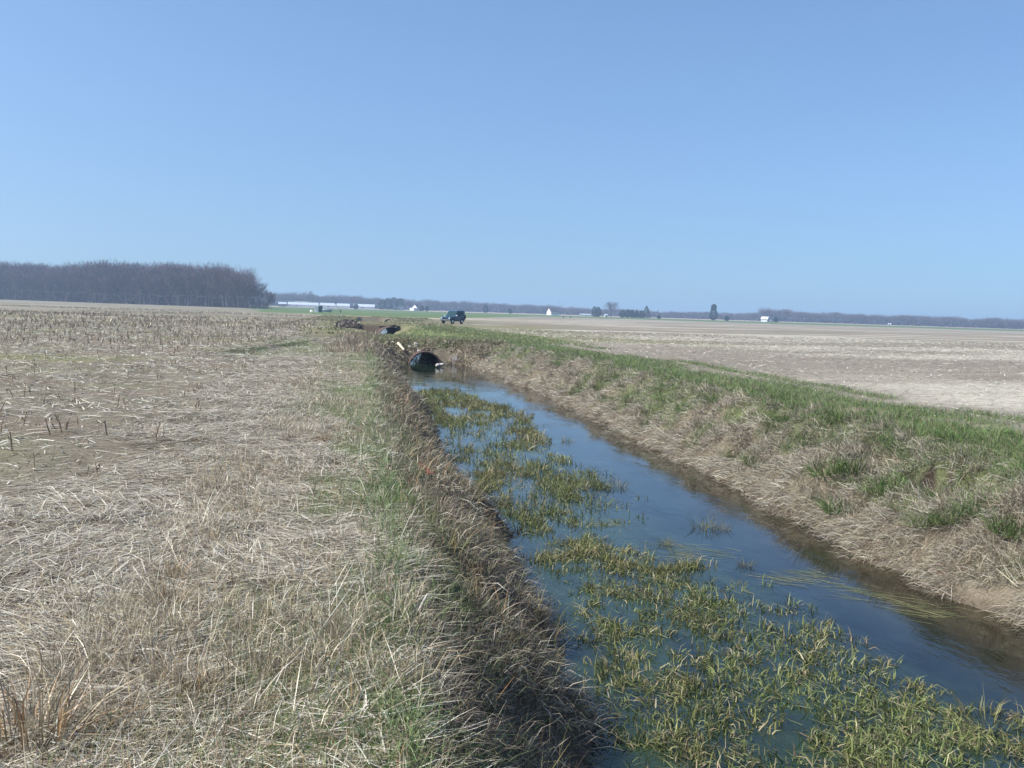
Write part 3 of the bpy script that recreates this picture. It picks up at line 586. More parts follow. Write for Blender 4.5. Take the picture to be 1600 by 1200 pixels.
# riprap
M_ROCK = mat_plain('pale_rock', (.42, .39, .36), .85, 0, .25, 5, .6); M_ROCK2 = mat_plain('dark_rock', (.12, .11, .11), .8, 0, .3, 5, .6)
def rock(px, py, s, m, lab, z=None, seed=0):
    bm = bmesh.new(); bmesh.ops.create_icosphere(bm, subdivisions=3, radius=1); q = random.Random(seed); ax = [q.uniform(.6, 1.3) for _ in range(3)]
    cuts = [Vector((q.gauss(0, 1), q.gauss(0, 1), q.gauss(0, 1))).normalized() for _ in range(9)]
    for v in bm.verts:
        p = v.co.copy()
        for c in cuts:
            d = p.dot(c)
            if d > .72: p -= c*(d-.72)
        v.co = Vector((p.x*ax[0], p.y*ax[1], p.z*ax[2]*.8))*s
    me = bpy.data.meshes.new('rock'); bm.to_mesh(me); bm.free()
    P = at(px, py, WZ+.12) if z is None else on_ground(px, py, 50, 80); o = link('rock', me, m, None, (P[0], P[1]-.1, P[2]+s*.15)); tag(o, lab, 'rock'); return o
for i, (px, py, s, m, lab, z) in enumerate(((686, 563, .24, M_ROCK, 'pale rock at the right lip of the culvert mouth', None), (693, 564, .26, M_ROCK, 'pale rock next right from the culvert lip', None), (690, 570, .17, M_ROCK, 'small pale rock in the water below the two at the culvert', None),
        (701, 564, .22, M_ROCK2, 'grey rock right of the pale pair beside the culvert', None), (711, 566, .42, M_ROCK2, 'broad dark rock at the waterline right of the culvert', None), (728, 565, .32, M_ROCK2, 'low dark rock below the right bank corner near the culvert', None), (684, 571, .14, M_ROCK, 'smallest pale stone in front of the pipe mouth', None),
        (650, 541, .2, M_ROCK, 'pale stone high on the earth face left of the pipe', 1), (655, 552, .15, M_ROCK, 'pale stone just above the left side of the pipe', 1), (640, 546, .16, M_ROCK, 'pale stone by the bleached board above the pipe', 1))):
    rock(px, py, s, m, lab, z, 40+i)
M_BOARD = mat_plain('bleached_wood', (.55, .47, .36), .75, 0, .2, 14); M_RED = mat_plain('rusty_red_paint', (.20, .05, .035), .8, 0, .5, 14)
pa, pb = on_ground(622, 541, 50, 80), on_ground(631, 553, 50, 80)
b = MB(); b.tube((pa[0], pa[1]-.1, pa[2]+.1), (pb[0], pb[1]-.25, pb[2]+.15), .10, .07, 6)
tag(b.build('bleached_board', M_BOARD), 'bleached broken board leaning on the bank left of the culvert', 'board')
pa, pb = on_ground(652, 730), on_ground(673, 750)
b = MB(); d = Vector(pb)-Vector(pa); sd = d.cross(Vector((0, 0, 1))).normalized()*.045; up = Vector((0, 0, .06))
A, B = Vector(pa)+up, Vector(pb)+up*1.1
b.add([A-sd, A+sd, B+sd, B-sd, A-sd+Vector((0, 0, .03)), A+sd+Vector((0, 0, .03)), B+sd+Vector((0, 0, .03)), B-sd+Vector((0, 0, .03))], [(0, 1, 2, 3), (4, 5, 6, 7), (0, 1, 5, 4), (1, 2, 6, 5), (2, 3, 7, 6), (3, 0, 4, 7)])
tag(b.build('rusty_plank', M_RED, bevel=.008), 'narrow rusty red plank lying in the grass of the left bank', 'plank')

# ------------------------------------------------------------------ the vehicle
M_PAINT = mat_plain('dark_blue_paint', (.010, .055, .10), .10, 0, .1, 3, 0, .25); M_ROOF = mat_plain('pale_roof_paint', (.16, .20, .24), .45, 0, .1, 3)
M_GLASS = mat_plain('tinted_glass', (.010, .035, .045), .04, 0, .1, 2, 0, .2); M_TYRE = mat_plain('tyre_rubber', (.012, .012, .013), .85, 0, .2, 9); M_CHROME = mat_plain('chrome', (.72, .74, .76), .18, 1, .05, 4)
M_LAMP = mat_plain('headlamp_lens', (.85, .87, .88), .12, 0, .03, 4, 0, .8); M_GRILLE = mat_plain('black_grille', (.02, .02, .022), .5)
M_RLAMP = mat_plain('red_lamp_lens', (.35, .02, .015), .2)
M_BUMP = mat_plain('dull_bumper', (.16, .165, .18), .4, .6)
def suv(loc, rz):
    root = empty('parked_suv', loc, rz); tag(root, 'dark blue boxy four-wheel-drive wagon parked on the field edge with rear door open', 'car')
    # x = forward, length 4.2, width 1.8
    W = .88
    b = MB(); b.prism([(-2.05, .42), (-2.08, .62), (-2.05, 1.08), (.62, 1.08), (.70, 1.10), (1.98, 1.00), (2.06, .92), (2.08, .5), (1.98, .40), (1.80, .40), (1.72, .66), (1.52, .80), (1.18, .80), (.98, .66), (.90, .38), (-.88, .38), (-.98, .66), (-1.18, .80), (-1.52, .80), (-1.72, .66), (-1.80, .40)], -W, W)
    body = b.build('body', M_PAINT, root, bevel=.03)
    b = MB(); ro = [(-2.02, 1.09), (.60, 1.09), (-.02, 1.86), (-.12, 1.90), (-1.88, 1.90), (-1.97, 1.84)]
    vs = []
    for y, top in ((-W+.03, -W+.14), (W-.03, W-.14)):
        for i, (x, z) in enumerate(ro): vs.append((x, y if z < 1.2 else top, z))
    n = len(ro); b.add(vs, [tuple(range(n)), tuple(range(n, 2*n))]+[(i, (i+1) % n, n+(i+1) % n, n+i) for i in range(n)])
    b.build('cabin', M_PAINT, root, bevel=.025)
    b = MB(); b.box(-1.86, -.16, -.66, .66, 1.893, 1.93); b.build('roof_panel', M_ROOF, root, bevel=.012)  # roof panel gets a paler paint than the body
    def pane(name, q): 
        b = MB(); b.add(q, [(0, 1, 2, 3)]); v = [Vector(p) for p in q]; nn = (v[1]-v[0]).cross(v[3]-v[0]).normalized()*.02
        b.add([p+nn for p in v], [(0, 1, 2, 3)]); return b.build(name, M_GLASS, root)
    pane('windshield', [(.555, -.70, 1.17), (.555, .70, 1.17), (.085, .60, 1.76), (.085, -.60, 1.76)])
    for s in (-1, 1):
        def sy(z): return s*(W-.03-.11*(z-1.09)/.77+.015)
        for x0, x1, x0t, x1t in ((-.42, .40, -.42, -.03), (-1.15, -.52, -1.15, -.52), (-1.90, -1.25, -1.84, -1.25)):
            q = [(x0, sy(1.16), 1.16), (x1, sy(1.16), 1.16), (x1t, sy(1.72), 1.72), (x0t, sy(1.72), 1.72)]
            pane('side_window', q if s < 0 else q[::-1])
        b = MB(); b.box(.42, .62, s*1.02-.10, s*1.02+.10, 1.10, 1.28); b.build('side_mirror', M_CHROME, root, bevel=.03)
        b = MB(); b.box(2.05, 2.115, s*.68-.10, s*.68+.10, .76, .87); b.build('headlight', M_LAMP, root, bevel=.012)
        b = MB(); b.box(-2.10, -2.05, s*.76-.07, s*.76+.07, .68, .98); b.build('tail_light', M_RLAMP, root, bevel=.01)
        for x in (1.35, -1.35):
            w = empty('wheel', (x, s*.78, .36)); w.parent = root
            b = MB(); b.ring((0, -.12, 0), (0, 1, 0), [(0, .20), (-.01, .30), (.03, .36), (.21, .36), (.25, .30), (.24, .20)], 24); b.build('tyre', M_TYRE, w, smooth=True)
            b = MB(); b.ring((0, s*.06, 0), (0, s, 0), [(-.1, .205), (.05, .205), (.03, .15), (.06, .07), (.065, .001)], 20); b.build('rim', M_CHROME, w, smooth=True)
    b = MB(); b.box(2.06, 2.10, -.50, .50, .68, .90)
    for i in range(5): b.box(2.10, 2.112, -.49, .49, .70+.045*i, .715+.045*i)
    b.build('grille', M_GRILLE, root)
    b = MB(); b.box(2.06, 2.18, -.90, .90, .47, .58); b.build('front_bumper', M_BUMP, root, bevel=.03)
    b = MB(); b.box(-2.20, -2.08, -.88, .88, .46, .60); b.build('rear_bumper', M_CHROME, root, bevel=.03)
    # side-hinged rear door standing open, with the spare wheel
    d = empty('rear_door', (-2.10, .82, 0)); d.parent = root; d.rotation_euler = (0, 0, R(42))
    b = MB(); b.box(-.80, 0, -.03, .03, .62, 1.12); b.box(-.80, -.70, -.03, .03, 1.12, 1.80); b.box(-.10, 0, -.03, .03, 1.12, 1.80); b.box(-.80, 0, -.03, .03, 1.80, 1.88); b.build('door_panel', M_PAINT, d)
    b = MB(); b.box(-.70, -.10, -.01, .01, 1.12, 1.80); b.build('door_glass', M_GLASS, d)
    b = MB(); b.ring((-.4, .04, 1.0), (0, 1, 0), [(0, .001), (0, .34), (.06, .36), (.18, .36), (.22, .30), (.22, .001)], 20); b.build('spare_wheel', M_TYRE, d, smooth=True)
    return root
v = at(707, 506.0, 0.0); f = 1.0
vx, vy = v[0], v[1]
sv = suv((vx, vy, float(H(vx, vy))), math.atan2(-vy, -vx)-R(33))
sv.scale = (.95, 1.0, 1.05)

# ------------------------------------------------------------------ trees
def bare_tree_geo(seed, h, spread, ntw, up=.7, tw=.09, trunk=.22, head=0):
    q = random.Random(seed); limbs = []; ends = []
    def grow(p, d, l, r, lev):
        steps = 3; 
        for s in range(steps):
            nd = (d+Vector((q.gauss(0, .13), q.gauss(0, .13), q.gauss(.05, .06)))).normalized(); e = p+nd*(l/steps)
            limbs.append((p, e, r*(1-.22*s), r*(1-.22*(s+1)))); ends.append((e, nd, lev)) ; p, d = e, nd
            if lev < 3 and (lev > 0 or s > 0):
                for c in range(2 if lev else 3):
                    a = q.uniform(0, 6.28); out = Vector((math.cos(a), math.sin(a), 0)); cd = (d*up+out*spread+Vector((0, 0, .12))).normalized()
                    grow(p, cd, l*q.uniform(.45, .7), r*.5*(1-.15*s), lev+1)
    grow(Vector((0, 0, -.3)), Vector((0, 0, 1)), h*.62, h*trunk*.075, 0)
    zmax = max(e[0].z for e in ends); k = (h*.97)/zmax
    V, Fc = [], []
    for p, e, r0, r1 in limbs:
        if r0 < .02: r0 = .02
        d = (e-p).normalized(); a = d.orthogonal().normalized(); b = d.cross(a); n0 = len(V)
        for c, r in ((p, r0), (e, max(r1, .015))):
            for i in range(3): V.append(c*k+(a*math.cos(2.094*i)+b*math.sin(2.094*i))*r)
        for i in range(3):
            Fc.append((n0+i, n0+(i+1) % 3, n0+3+(i+1) % 3)); Fc.append((n0+i, n0+3+(i+1) % 3, n0+3+i))
    E = [e for e in ends if e[2] >= 2] or ends
    rs = np.random.default_rng(seed); ii = rs.integers(0, len(E), ntw)
    P = np.array([tuple(E[i][0]*k) for i in ii]) + rs.normal(0, h*.012, (ntw, 3)); D = np.array([tuple(E[i][1]) for i in ii])+rs.normal(0, .45, (ntw, 3)); D[:, 2] += .25
    if head:
        m = int(ntw*.6); g = rs.normal(0, 1, (m, 3)); g /= np.linalg.norm(g, axis=1)[:, None]; g *= (rs.random(m)**.4)[:, None]*rs.uniform(.82, 1.05, m)[:, None]
        P[:m] = g*np.array([head*h, head*h, .36*h])+np.array([0, 0, .62*h]); D[:m] = g+rs.normal(0, .45, (m, 3))+np.array([0, 0, .4])
    D /= np.linalg.norm(D, axis=1)[:, None]; S = np.cross(D, rs.normal(0, 1, (ntw, 3))); S /= np.linalg.norm(S, axis=1)[:, None]
    l = rs.uniform(.05, .11, ntw)*h; TV = np.stack([P-S*tw*.5, P+S*tw*.5, P+D*l[:, None]], 1).reshape(-1, 3)
    return np.array([tuple(v) for v in V]), np.array(Fc), TV, np.arange(ntw*3).reshape(-1, 3)
TWIG = [(.125, .088, .10), (.148, .102, .112), (.095, .074, .088)]; BARK = [(.085, .072, .07)]
def colrow(rs, n, cols, jit=.15): return pal(rs, n, cols, jit)
def bare_tree(seed, x, y, h, label, group=None, spread=.75, ntw=1400, tw=.06, name='bare_tree', cols=TWIG, trunk=.22, head=.3):
    V, Fc, TV, TF = bare_tree_geo(seed, h, spread, ntw, .7, tw, trunk, head); rs = np.random.default_rng(seed)
    root = empty(name, (x, y, float(H(x, y)))); tag(root, label, 'tree', group)
    link('trunk', fast_mesh('trunk', V, Fc, colrow(rs, len(V), BARK, .1)), M_TWIG, root)
    link('crown', fast_mesh('crown', TV, TF, np.repeat(colrow(rs, len(TV)//3, cols), 3, 0)), M_TWIG, root)
    return root
def evergreen(seed, x, y, h, w, label, prof, name='evergreen_tree', n=2600, col=((.035, .055, .03), (.05, .07, .035), (.028, .042, .028)), leaf=.35, group=None):
    rs = np.random.default_rng(seed); root = empty(name, (x, y, float(H(x, y)))); tag(root, label, 'tree', group)
    b = MB(); b.tube((0, 0, -.3), (0, 0, h*.9), h*.018+.05, .04, 8)
    b.build('trunk', mat_bark, root)
    u = rs.random(n); a = rs.uniform(0, 6.283, n); pr = np.interp(u, [p[0] for p in prof], [p[1] for p in prof])*w*.5
    lump = .68+.55*vnoise(np.cos(a)*1.6+9+u*5, np.sin(a)*1.6+u*7+5, seed)
    r = pr*lump*np.sqrt(rs.uniform(.25, 1.0, n)); P = np.stack([r*np.cos(a), r*np.sin(a), u*h*.97+.02*h], -1)
    D = np.stack([np.cos(a), np.sin(a), rs.uniform(-.3, .9, n)], -1)+rs.normal(0, .5, (n, 3)); D /= np.linalg.norm(D, axis=1)[:, None]
    S = np.cross(D, rs.normal(0, 1, (n, 3))); S /= np.linalg.norm(S, axis=1)[:, None]; l = rs.uniform(.5, 1.3, n)*leaf
    TV = np.stack([P-S*(l*.4)[:, None], P+S*(l*.4)[:, None], P+D*l[:, None]], 1).reshape(-1, 3)
    link('crown', fast_mesh('crown', TV, np.arange(3*n).reshape(-1, 3), np.repeat(pal(rs, n, col, .25), 3, 0)), M_TWIG, root)
    return root
mat_bark = mat_plain('tree_bark', (.10, .08, .07), .9, 0, .3, 3, .4)
VAR = [bare_tree_geo(400+i, 20, .62, 460, .95, .15, .16, .20) for i in range(8)]
VARF = [bare_tree_geo(450+i, 14, .8, 120, .6, .42, .2, .40) for i in range(8)]
def forest(name, pts, var, label, base_h, seed, brush=None, cols=TWIG):
    rs = np.random.default_rng(seed); L = Layer()
    for i, (x, y, h) in enumerate(pts):
        V, Fc, TV, TF = var[rs.integers(0, len(var))]; a = rs.uniform(0, 6.28); c, s = math.cos(a), math.sin(a); M = np.array([[c, -s, 0], [s, c, 0], [0, 0, 1]])
        sx = h/base_h*rs.uniform(.85, 1.15); S = np.array([sx, sx, h/base_h]); o = np.array([x, y, float(H(x, y))])
        t = rs.uniform(.8, 1.2)
        L.add((V*S)@M.T+o, Fc, np.repeat(colrow(rs, 1, BARK, .2)*t, len(V), 0)); L.add((TV*S)@M.T+o, TF, np.repeat(colrow(rs, len(TV)//3, cols)*t, 3, 0))
    if brush is not None:
        P, l, w = brush; n = len(P); D = rs.normal(0, .5, (n, 3)); D[:, 2] = 1; D /= np.linalg.norm(D, axis=1)[:, None]; S = np.cross(D, rs.normal(0, 1, (n, 3))); S /= np.linalg.norm(S, axis=1)[:, None]
        TV = np.stack([P-S*w*.5, P+S*w*.5, P+D*rs.uniform(.5, 1.2, (n, 1))*l], 1).reshape(-1, 3); L.add(TV, np.arange(3*n).reshape(-1, 3), np.repeat(colrow(rs, n, cols), 3, 0))
    return L.build(name, M_TWIG, label, cat='woodland')
# left wood: front line between two ground points, going back in rows
rs = np.random.default_rng(31)
A = np.array(along(-110, 760)); B = np.array(along(392, 520)); d = B-A; ln = np.linalg.norm(d); d /= ln; nb = np.array([-d[1], d[0]])
if nb[1] < 0: nb = -nb
pts = []
for row in range(11):
    for s in np.arange(0, ln-row*1.0, 4.6):
        q = A+d*(s+rs.uniform(-1.8, 1.8))+nb*(row*4.5+rs.uniform(-1.5, 1.5))
        dpt = q[0]*HEAD[0]+q[1]*HEAD[1]; ppx = 800+F*(q[0]*HEAD[1]-q[1]*HEAD[0])/dpt
        if ppx > 385: continue
        h = (22.5+1.0*math.sin(s*.045)+rs.uniform(-3.6, 2.2))*(1-.16*sst(340, 385, ppx)); pts.append((q[0], q[1], h*(.84 if row == 0 else 1)))
n = 42000; s = rs.uniform(0, ln+2, n); bk = rs.uniform(-1, 40, n); P = np.stack([A[0]+d[0]*s+nb[0]*bk, A[1]+d[1]*s+nb[1]*bk, np.zeros(n)], -1); P[:, 2] = rs.uniform(-.3, 9, n)
ppx = 800+F*(P[:, 0]*HEAD[1]-P[:, 1]*HEAD[0])/(P[:, 0]*HEAD[0]+P[:, 1]*HEAD[1]); P = P[(ppx < 395) | ((P[:, 2] < 3) & (ppx < 418))]
forest('woodland', pts, VAR, 'dense leafless wood forming a dark wall beyond the left field', 20, 32, (P, 3.2, .16))
# separate trees at the wood's right end
for i, (px, dist, h, lab) in enumerate(((372, 515, 21, 'bare tree rounding off the right shoulder of the wood'), (386, 510, 20.5, 'tall thin-crowned bare tree rising at the wood end'), (391, 525, 17, 'bare tree tucked behind the tall one ending the wood'), (400, 508, 13.5, 'mid-height bare tree stepping down from the wood end'),
        (408, 512, 12, 'leafless tree right of the stepped edge of the wood'), (416, 506, 9.5, 'low bushy bare tree near the tip of the wood'), (424, 505, 7.5, 'last small bare tree at the right tip of the wood'), (350, 512, 22, 'highest bare crown near the wood end'))):
    x, y = along(px, dist); bare_tree(500+i, x, y, h, lab, 'bare trees at the end of the left wood', .7, 1100, .10)
# far tree line: profile of heights in the photo
prof_x = [380, 440, 480, 540, 600, 660, 740, 800, 860, 930, 1030, 1100, 1160, 1215, 1260, 1310, 1380, 1450, 1520, 1600, 1680]
prof_h = [17.5, 17.5, 17.5, 15.5, 15, 13.5, 13, 12.5, 11, 10, 9, 9.5, 9.5, 14.5, 13, 13, 11.5, 12.5, 12.5, 11, 11]
pts = []; brP = []
for row in range(4):
    for px in np.arange(395, 1690, 4.2):
        dist = 1290+row*9+rs.uniform(-3, 3); x, y = along(px+rs.uniform(-2, 2), dist)
        h = np.interp(px, prof_x, prof_h)*(.80+.34*vnoise(px*.075, row*.3, 77)+rs.uniform(-.08, .08)); pts.append((x, y, h))
for px in np.arange(392, 1690, .12):
    x, y = along(px, 1292+rs.uniform(0, 30)); brP.append((x, y, float(H(x, y))+rs.uniform(-.5, 7)*rs.uniform(.1, 1)))
forest('far_treeline', pts, VARF, 'hazy bluish line of far bare trees along the horizon', 14, 33, (np.array(brP), 4.0, 1.6), [(.14, .11, .115), (.12, .10, .11), (.16, .12, .115)])
ROUND = ((0, .45), (.15, .9), (.45, 1), (.75, .8), (.93, .45), (1, .1)); CONE = ((0, .7), (.12, 1), (.5, .68), (.8, .32), (1, .03))
CEDAR = ((0, .25), (.06, .55), (.15, .85), (.35, 1), (.5, .92), (.62, .6), (.7, .55), (.82, .62), (.93, .45), (1, .12))
def put(fn, px, dist, *a, **k): x, y = along(px, dist); return fn(a[0], x, y, *a[1:], **k)
put(evergreen, 1115, 950, 600, 14.6, 8.6, 'lone dark cedar with a narrower top standing out on the horizon', CEDAR, name='cedar_tree', n=3600, leaf=.6)
put(bare_tree, 955, 900, 601, 14.0, 'wide round-headed bare tree rising above the horizon', spread=1.0, ntw=2400, tw=.10, trunk=.3, head=.52)
for i, (px, dist, h, w, pr, lab) in enumerate(((929, 900, 9.0, 5, ROUND, 'left of two small dark evergreens beside the round-headed tree'), (935, 905, 8.5, 5, ROUND, 'right of two small dark evergreens beside the round-headed tree'), (1010, 900, 10.8, 9, CONE, 'pointed dark evergreen at the right of the farmstead grove'),
        (973, 900, 6, 6, ROUND, 'low dark evergreen at the left of the farmstead grove'), (981, 905, 7, 5, ROUND, 'second evergreen from the left in the farmstead grove'), (988, 900, 6.8, 5, ROUND, 'middle evergreen in the farmstead grove'), (995, 905, 6.8, 5, CONE, 'small pointed evergreen beside the tall pointed one'), (1003, 908, 6.5, 6, ROUND, 'evergreen close against the left side of the tall pointed one'),
        (597, 980, 9.5, 8, ROUND, 'leftmost dark tree of the grove near the long barns'), (606, 985, 11, 9, ROUND, 'second dark tree from the left of the grove near the long barns'), (615, 980, 11.8, 10, ROUND, 'highest dark tree of the grove near the long barns'), (625, 985, 11.2, 9, ROUND, 'dark tree at the right of the grove near the long barns'),
        (485, 1200, 18, 8, ROUND, 'rounded dark crown standing above the far tree line behind the barns'), (759, 980, 7.6, 6, ROUND, 'small dark evergreen right of the parked wagon'), (797, 1000, 4.5, 4, ROUND, 'tiny dark shrub far off on the green field edge'), (1136, 930, 4.2, 4, ROUND, 'small dark bush right of the lone cedar'), (1213, 980, 4.6, 4, ROUND, 'small dark bush right of the white farm building'), (1030, 930, 3.2, 3.5, ROUND, 'tiny bush right of the pointed evergreen'), (659, 960, 5.0, 5, ROUND, 'dark bush against the right side of the white gabled house'), (667, 960, 4.6, 4, ROUND, 'second dark bush right of the white gabled house'), (556, 930, 4.4, 4.5, ROUND, 'dark shrub between the two long white barns'))):
    put(evergreen, px, dist, 620+i, h, w, lab, pr, n=1300, leaf=.55)
for i, (px, dist, h, lab) in enumerate(((1191, 1150, 16, 'bare tree rising above the tree line left of the white building'), (1201, 1150, 15.5, 'bare tree rising above the tree line right of the white building'), (858, 1000, 10.5, 'bare tree behind the small farmhouse roof'), (552, 1150, 14.5, 'bare tree topping the tree line behind the second long barn'), (1234, 1150, 15, 'thin bare tree above the tree line farther right of the white building'), (640, 1000, 9, 'bare tree left of the white gabled house'))):
    put(bare_tree, px, dist, 680+i, h, lab, spread=.85, ntw=900, tw=.14, head=.36)

# ------------------------------------------------------------------ farm buildings
M_WHITE = mat_plain('white_siding', (.66, .66, .66), .5, 0, .05, 2); M_MROOF = mat_plain('pale_metal_roof', (.42, .47, .52), .4, 0, .08, 1.5); M_DROOF = mat_plain('dark_shingles', (.07, .065, .07), .8); M_WOOD_SHADE = mat_plain('weathered_wall_gable_shade', (.17, .15, .16), .8)
M_GREEN = mat_plain('green_paint', (.02, .11, .07), .5); M_DARKW = mat_plain('window_glass_dark', (.02, .025, .03), .15); M_TANK = mat_plain('blue_grey_tank', (.16, .21, .27), .45); M_STEEL = mat_plain('galvanised_steel', (.28, .29, .30), .5, .6)
def gable_house(name, px, dist, L, Dp, hw, hr, rz, label, wall=M_WHITE, roof=M_MROOF, endm=None, cat='building', nwin=0, door=None, over=.35):
    x, y = along(px, dist); root = empty(name, (x, y, float(H(x, y))), rz-math.atan2(x, y)); tag(root, label, cat)
    b = MB(); b.box(-L/2, L/2, -Dp/2, Dp/2, -.3, hw); b.build('wall', wall, root)
    b = MB()
    for s in (-1, 1): b.add([(s*L/2, -Dp/2, hw), (s*L/2, Dp/2, hw), (s*L/2, 0, hr-.05)], [(0, 1, 2)])
    b.build('gable', endm or wall, root)
    b = MB(); t = .12; sl = (hr-hw)/(Dp/2)
    for s in (-1, 1):
        e = s*(Dp/2+over); ez = hw-over*sl+.03
        b.add([(-L/2-over, e, ez), (L/2+over, e, ez), (L/2+over, 0, hr), (-L/2-over, 0, hr), (-L/2-over, e, ez+t), (L/2+over, e, ez+t), (L/2+over, 0, hr+t), (-L/2-over, 0, hr+t)], [(0, 1, 2, 3), (4, 5, 6, 7), (0, 1, 5, 4), (1, 2, 6, 5), (3, 0, 4, 7), (2, 3, 7, 6)])
    b.build('roof', roof, root)
    for k in range(nwin):
        wx = -L/2+L*(k+.5)/nwin; b = MB(); b.box(wx-.5, wx+.5, -Dp/2-.05, -Dp/2+.05, hw*.35, hw*.75); b.build('window', M_DARKW, root)
    if door is not None:
        b = MB(); b.box(door-.6, door+.6, -Dp/2-.06, -Dp/2+.05, 0, min(hw*.85, 2.2)); b.build('door', M_DROOF, root)
    return root
def barn(px0, px1, dist, label, vent=None):
    s0, s1 = np.array(along(px0, dist)), np.array(along(px1, dist)); L = float(np.linalg.norm(s1-s0)); r = gable_house('long_barn', (px0+px1)/2, dist, L, 13, 2.3, 4.6, 0, label, endm=M_WOOD_SHADE, cat='barn')  # barn gable ends are coloured dark to carry their shade
    for k in range(int(L//16)):
        wx = -L/2+8+16*k; b = MB(); b.box(wx-1.2, wx+1.2, -6.55, -6.45, .9, 1.5); b.build('window', M_DARKW, r)
    b = MB(); b.box(L/2-.02, L/2+.12, -2.2, 2.2, -.1, 2.1); b.build('door', M_DROOF, r)
    if vent:
        b = MB(); b.box(vent[0], vent[1], -1.0, 1.0, 4.5, 5.5); b.build('ridge_vent', M_WHITE, r)
barn(450, 497, 1010, 'long low white barn with a raised bright ridge, left of the row', (-8, 5))
barn(500, 546, 1000, 'long low white barn in the middle, its dark gable facing right')
barn(553, 585, 990, 'shorter white barn at the right of the row beside the dark grove')
gable_house('farm_shed', 441, 1000, 7, 6, 2.6, 4.2, 0, 'small grey shed with pale roof between the wood and the long barns', wall=M_WOOD_SHADE, roof=M_MROOF, cat='shed', door=0)
h1 = gable_house('farm_house', 650, 970, 6.5, 5.5, 3.0, 6.0, R(62), 'white gabled farmhouse with a steep roof left of the parked wagon', roof=M_DROOF, cat='house', nwin=2)
b = MB(); b.box(-8.5, -3.3, -2.2, 2.2, -.2, 2.6); b.build('side_wing', M_WHITE, h1)
gable_house('farm_house', 864, 940, 9, 7, 3.0, 6.6, R(35), 'farmhouse with white gable and dark roof beneath the irrigation tower', roof=M_DROOF, cat='house', nwin=3)
gable_house('low_shed', 623, 985, 9, 4, 1.9, 2.8, 0, 'low white shed with a dark front in front of the dark grove', cat='shed', nwin=3)
gable_house('low_shed', 912, 930, 6, 4, 1.5, 2.1, 0, 'left of two low white sheds between farmhouse and round-headed tree', cat='shed', nwin=2)
gable_house('low_shed', 919, 930, 5, 4, 1.4, 2.0, 0, 'right of two low white sheds between farmhouse and round-headed tree', cat='shed', nwin=2)
gable_house('white_hut', 947, 900, 2.4, 2.2, 1.7, 2.4, R(20), 'tiny white hut under the round-headed bare tree', cat='hut', door=0)
r = gable_house('farm_building', 1196, 960, 5.5, 6, 2.6, 4.6, R(-15), 'white farm building with a dark lean-to standing alone before the right tree line', cat='building', endm=M_WHITE, roof=M_WHITE, over=.5)
b = MB(); b.box(2.8, 7.0, -2.0, 2.0, -.2, 2.0); b.build('lean_to', M_WOOD_SHADE, r); b = MB(); b.box(-2.7, 2.7, -3.12, -3.03, 1.9, 2.45); b.build('window', M_DARKW, r)
gable_house('white_hut', 1391, 1000, 2.2, 2, 1.5, 2.1, 0, 'tiny white hut far right at the foot of the tree line', cat='hut', door=0)
# near shed, tank and irrigation line
x, y = along(497, 352); s = empty('pump_shed', (x, y, float(H(x, y))), -math.atan2(x, y)); tag(s, 'small white and green pump shed with a slanting white roof out in the green field', 'shed')
b = MB(); b.box(-1.35, .1, -1.2, 1.2, -.2, 1.75); b.build('white_wall', M_WHITE, s); b = MB(); b.box(.1, 1.45, -1.2, 1.2, -.2, 2.2); b.build('green_wall', M_GREEN, s); b = MB(); b.box(.45, 1.05, -1.25, -1.18, 0, 1.8); b.build('door', M_DROOF, s)
b = MB(); b.add([(-1.6, -1.5, 1.75), (1.7, -1.5, 2.35), (1.7, 1.5, 2.35), (-1.6, 1.5, 1.75), (-1.6, -1.5, 1.83), (.2, -1.5, 2.55), (1.7, -1.5, 2.45), (1.7, 1.5, 2.45), (.2, 1.5, 2.55), (-1.6, 1.5, 1.83)], [(0, 1, 2, 3), (4, 5, 8, 9), (5, 6, 7, 8), (0, 1, 6, 5, 4), (3, 2, 7, 8, 9), (1, 2, 7, 6), (0, 3, 9, 4)]); b.build('roof', M_WHITE, s)
x, y = along(511, 350); t = empty('fuel_tank', (x, y, float(H(x, y))), -math.atan2(x, y)); tag(t, 'long blue grey tank lying beside the white and green pump shed', 'tank')
b = MB(); b.ring((-1.5, 0, .75), (1, 0, 0), [(-.1, .01), (0, .4), (.1, .5), (2.9, .5), (3.0, .4), (3.1, .01)], 18); b.build('barrel', M_TANK, t, smooth=True)
for q in (-1.0, 1.0): b = MB(); b.box(q-.12, q+.12, -.5, .5, -.2, .45); b.build('cradle', M_STEEL, t)
x, y = along(486.5, 352); b = MB(); b.ring((0, 0, 0), (0, 0, 1), [(-.1, .42), (.5, .45), (.7, .3), (.72, .01)], 14); o = b.build('white_drum', M_WHITE, smooth=True, loc=(x, y, float(H(x, y)))); tag(o, 'low white drum left of the pump shed', 'drum')
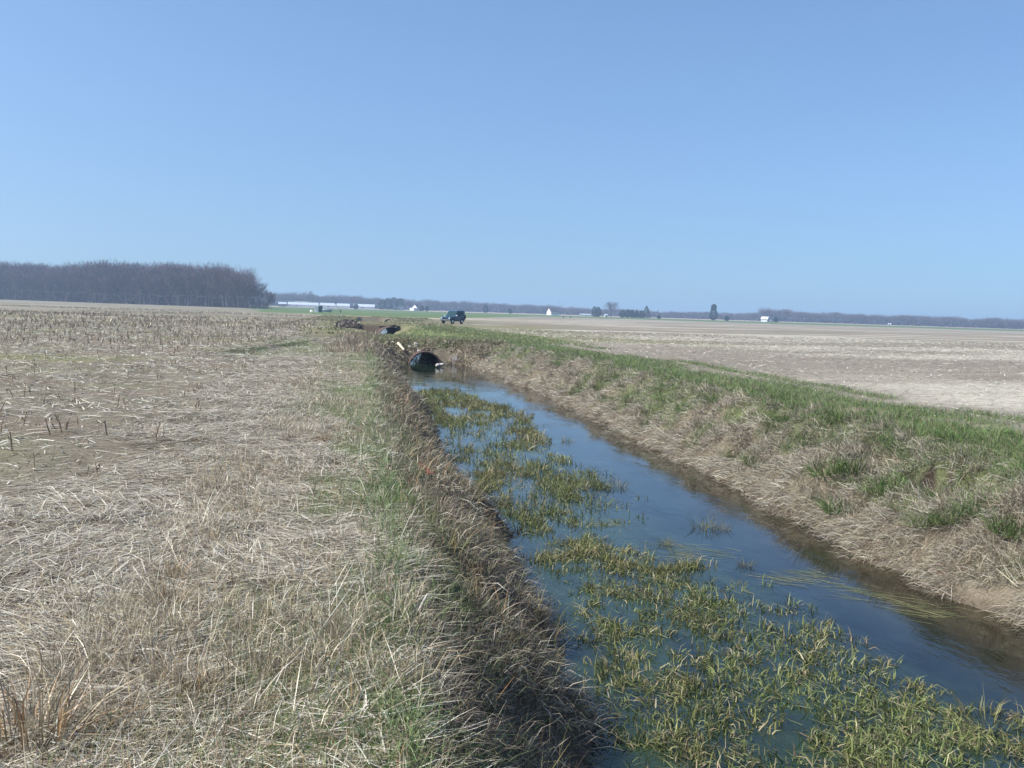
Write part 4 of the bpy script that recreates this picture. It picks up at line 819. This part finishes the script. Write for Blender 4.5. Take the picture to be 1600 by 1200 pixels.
def pivot_tower(px, dist, h, label, vee):
    x, y = along(px, dist); r = empty('irrigation_tower', (x, y, float(H(x, y))), -math.atan2(x, y)); tag(r, label, 'irrigation tower', 'towers of the field irrigation line')
    for q in (-1.7, 1.7):
        b = MB(); b.tube((q, 0, .5), (0, 0, h), .07, .06, 6); b.build('leg', M_STEEL, r)
        w = MB(); w.ring((q-.14 if q > 0 else q-.14, 0, .55), (1, 0, 0), [(0, .25), (0, .50), (.04, .55), (.24, .55), (.28, .5), (.28, .25)], 18); w.build('wheel', M_TYRE, r, smooth=True)
    b = MB(); b.tube((-1.7, 0, .6), (1.7, 0, .6), .07, .07, 6); b.build('base_beam', M_STEEL, r)
    if vee:
        for q in (-1, 1): b = MB(); b.tube((0, 0, h), (q*4.5, 2, h+3.3), .06, .05, 5); b.build('truss_rod', M_STEEL, r)
    else:
        b = MB(); b.box(-.25, .25, -.25, .25, h, h+.5); b.build('control_box', M_GRILLE, r)
    return r
pivot_tower(524.5, 352, 3.0, 'steel irrigation tower on wheels right of the grey tank', False)
pivot_tower(886, 500, 4.2, 'irrigation tower with open V of truss rods above the far field', True)
def pipe_line(pts, label):
    b = MB()
    P = [Vector(p) for p in pts]
    for p, q in zip(P, P[1:]):
        prev = p
        for k in range(1, 9):
            u = k/8; e = p.lerp(q, u)+Vector((0, 0, 0.5*math.sin(u*math.pi))); b.tube(prev, e, .05, .05, 5, False); prev = e
    tag(b.build('irrigation_pipe', mat_plain('dull_pipe_steel', (.075, .078, .085), .8)), label, 'pipe')
def gp(px, dist, h): x, y = along(px, dist); return (x, y, float(H(x, y))+h)
pipe_line([gp(524.5, 352, 3.2), gp(430, 372, 4.0), gp(340, 395, 4.0), gp(255, 420, 4.0), gp(170, 450, 4.2), gp(90, 480, 4.4), gp(10, 510, 4.6), gp(-80, 540, 4.8)], 'long thin irrigation pipe spanning in front of the dark wood')
for px, dist, h in ((430, 372, 3.8), (255, 420, 3.8), (90, 480, 4.2)): pass

# ------------------------------------------------------------------ haze
b = MB(); b.box(-1880, 2280, -65, 2900, -3.2, 34)
mh = bpy.data.materials.new('haze'); mh.use_nodes = True; mh.node_tree.nodes.remove(mh.node_tree.nodes['Principled BSDF'])
pv = mh.node_tree.nodes.new('ShaderNodeVolumePrincipled'); pv.inputs['Color'].default_value = (.52, .73, 1.0, 1); pv.inputs['Density'].default_value = .00038; pv.inputs['Anisotropy'].default_value = 0.2
mh.node_tree.links.new(pv.outputs[0], mh.node_tree.nodes['Material Output'].inputs['Volume'])
tag(b.build('haze', mh), 'thin pale haze over the fields', 'haze', None, 'stuff')
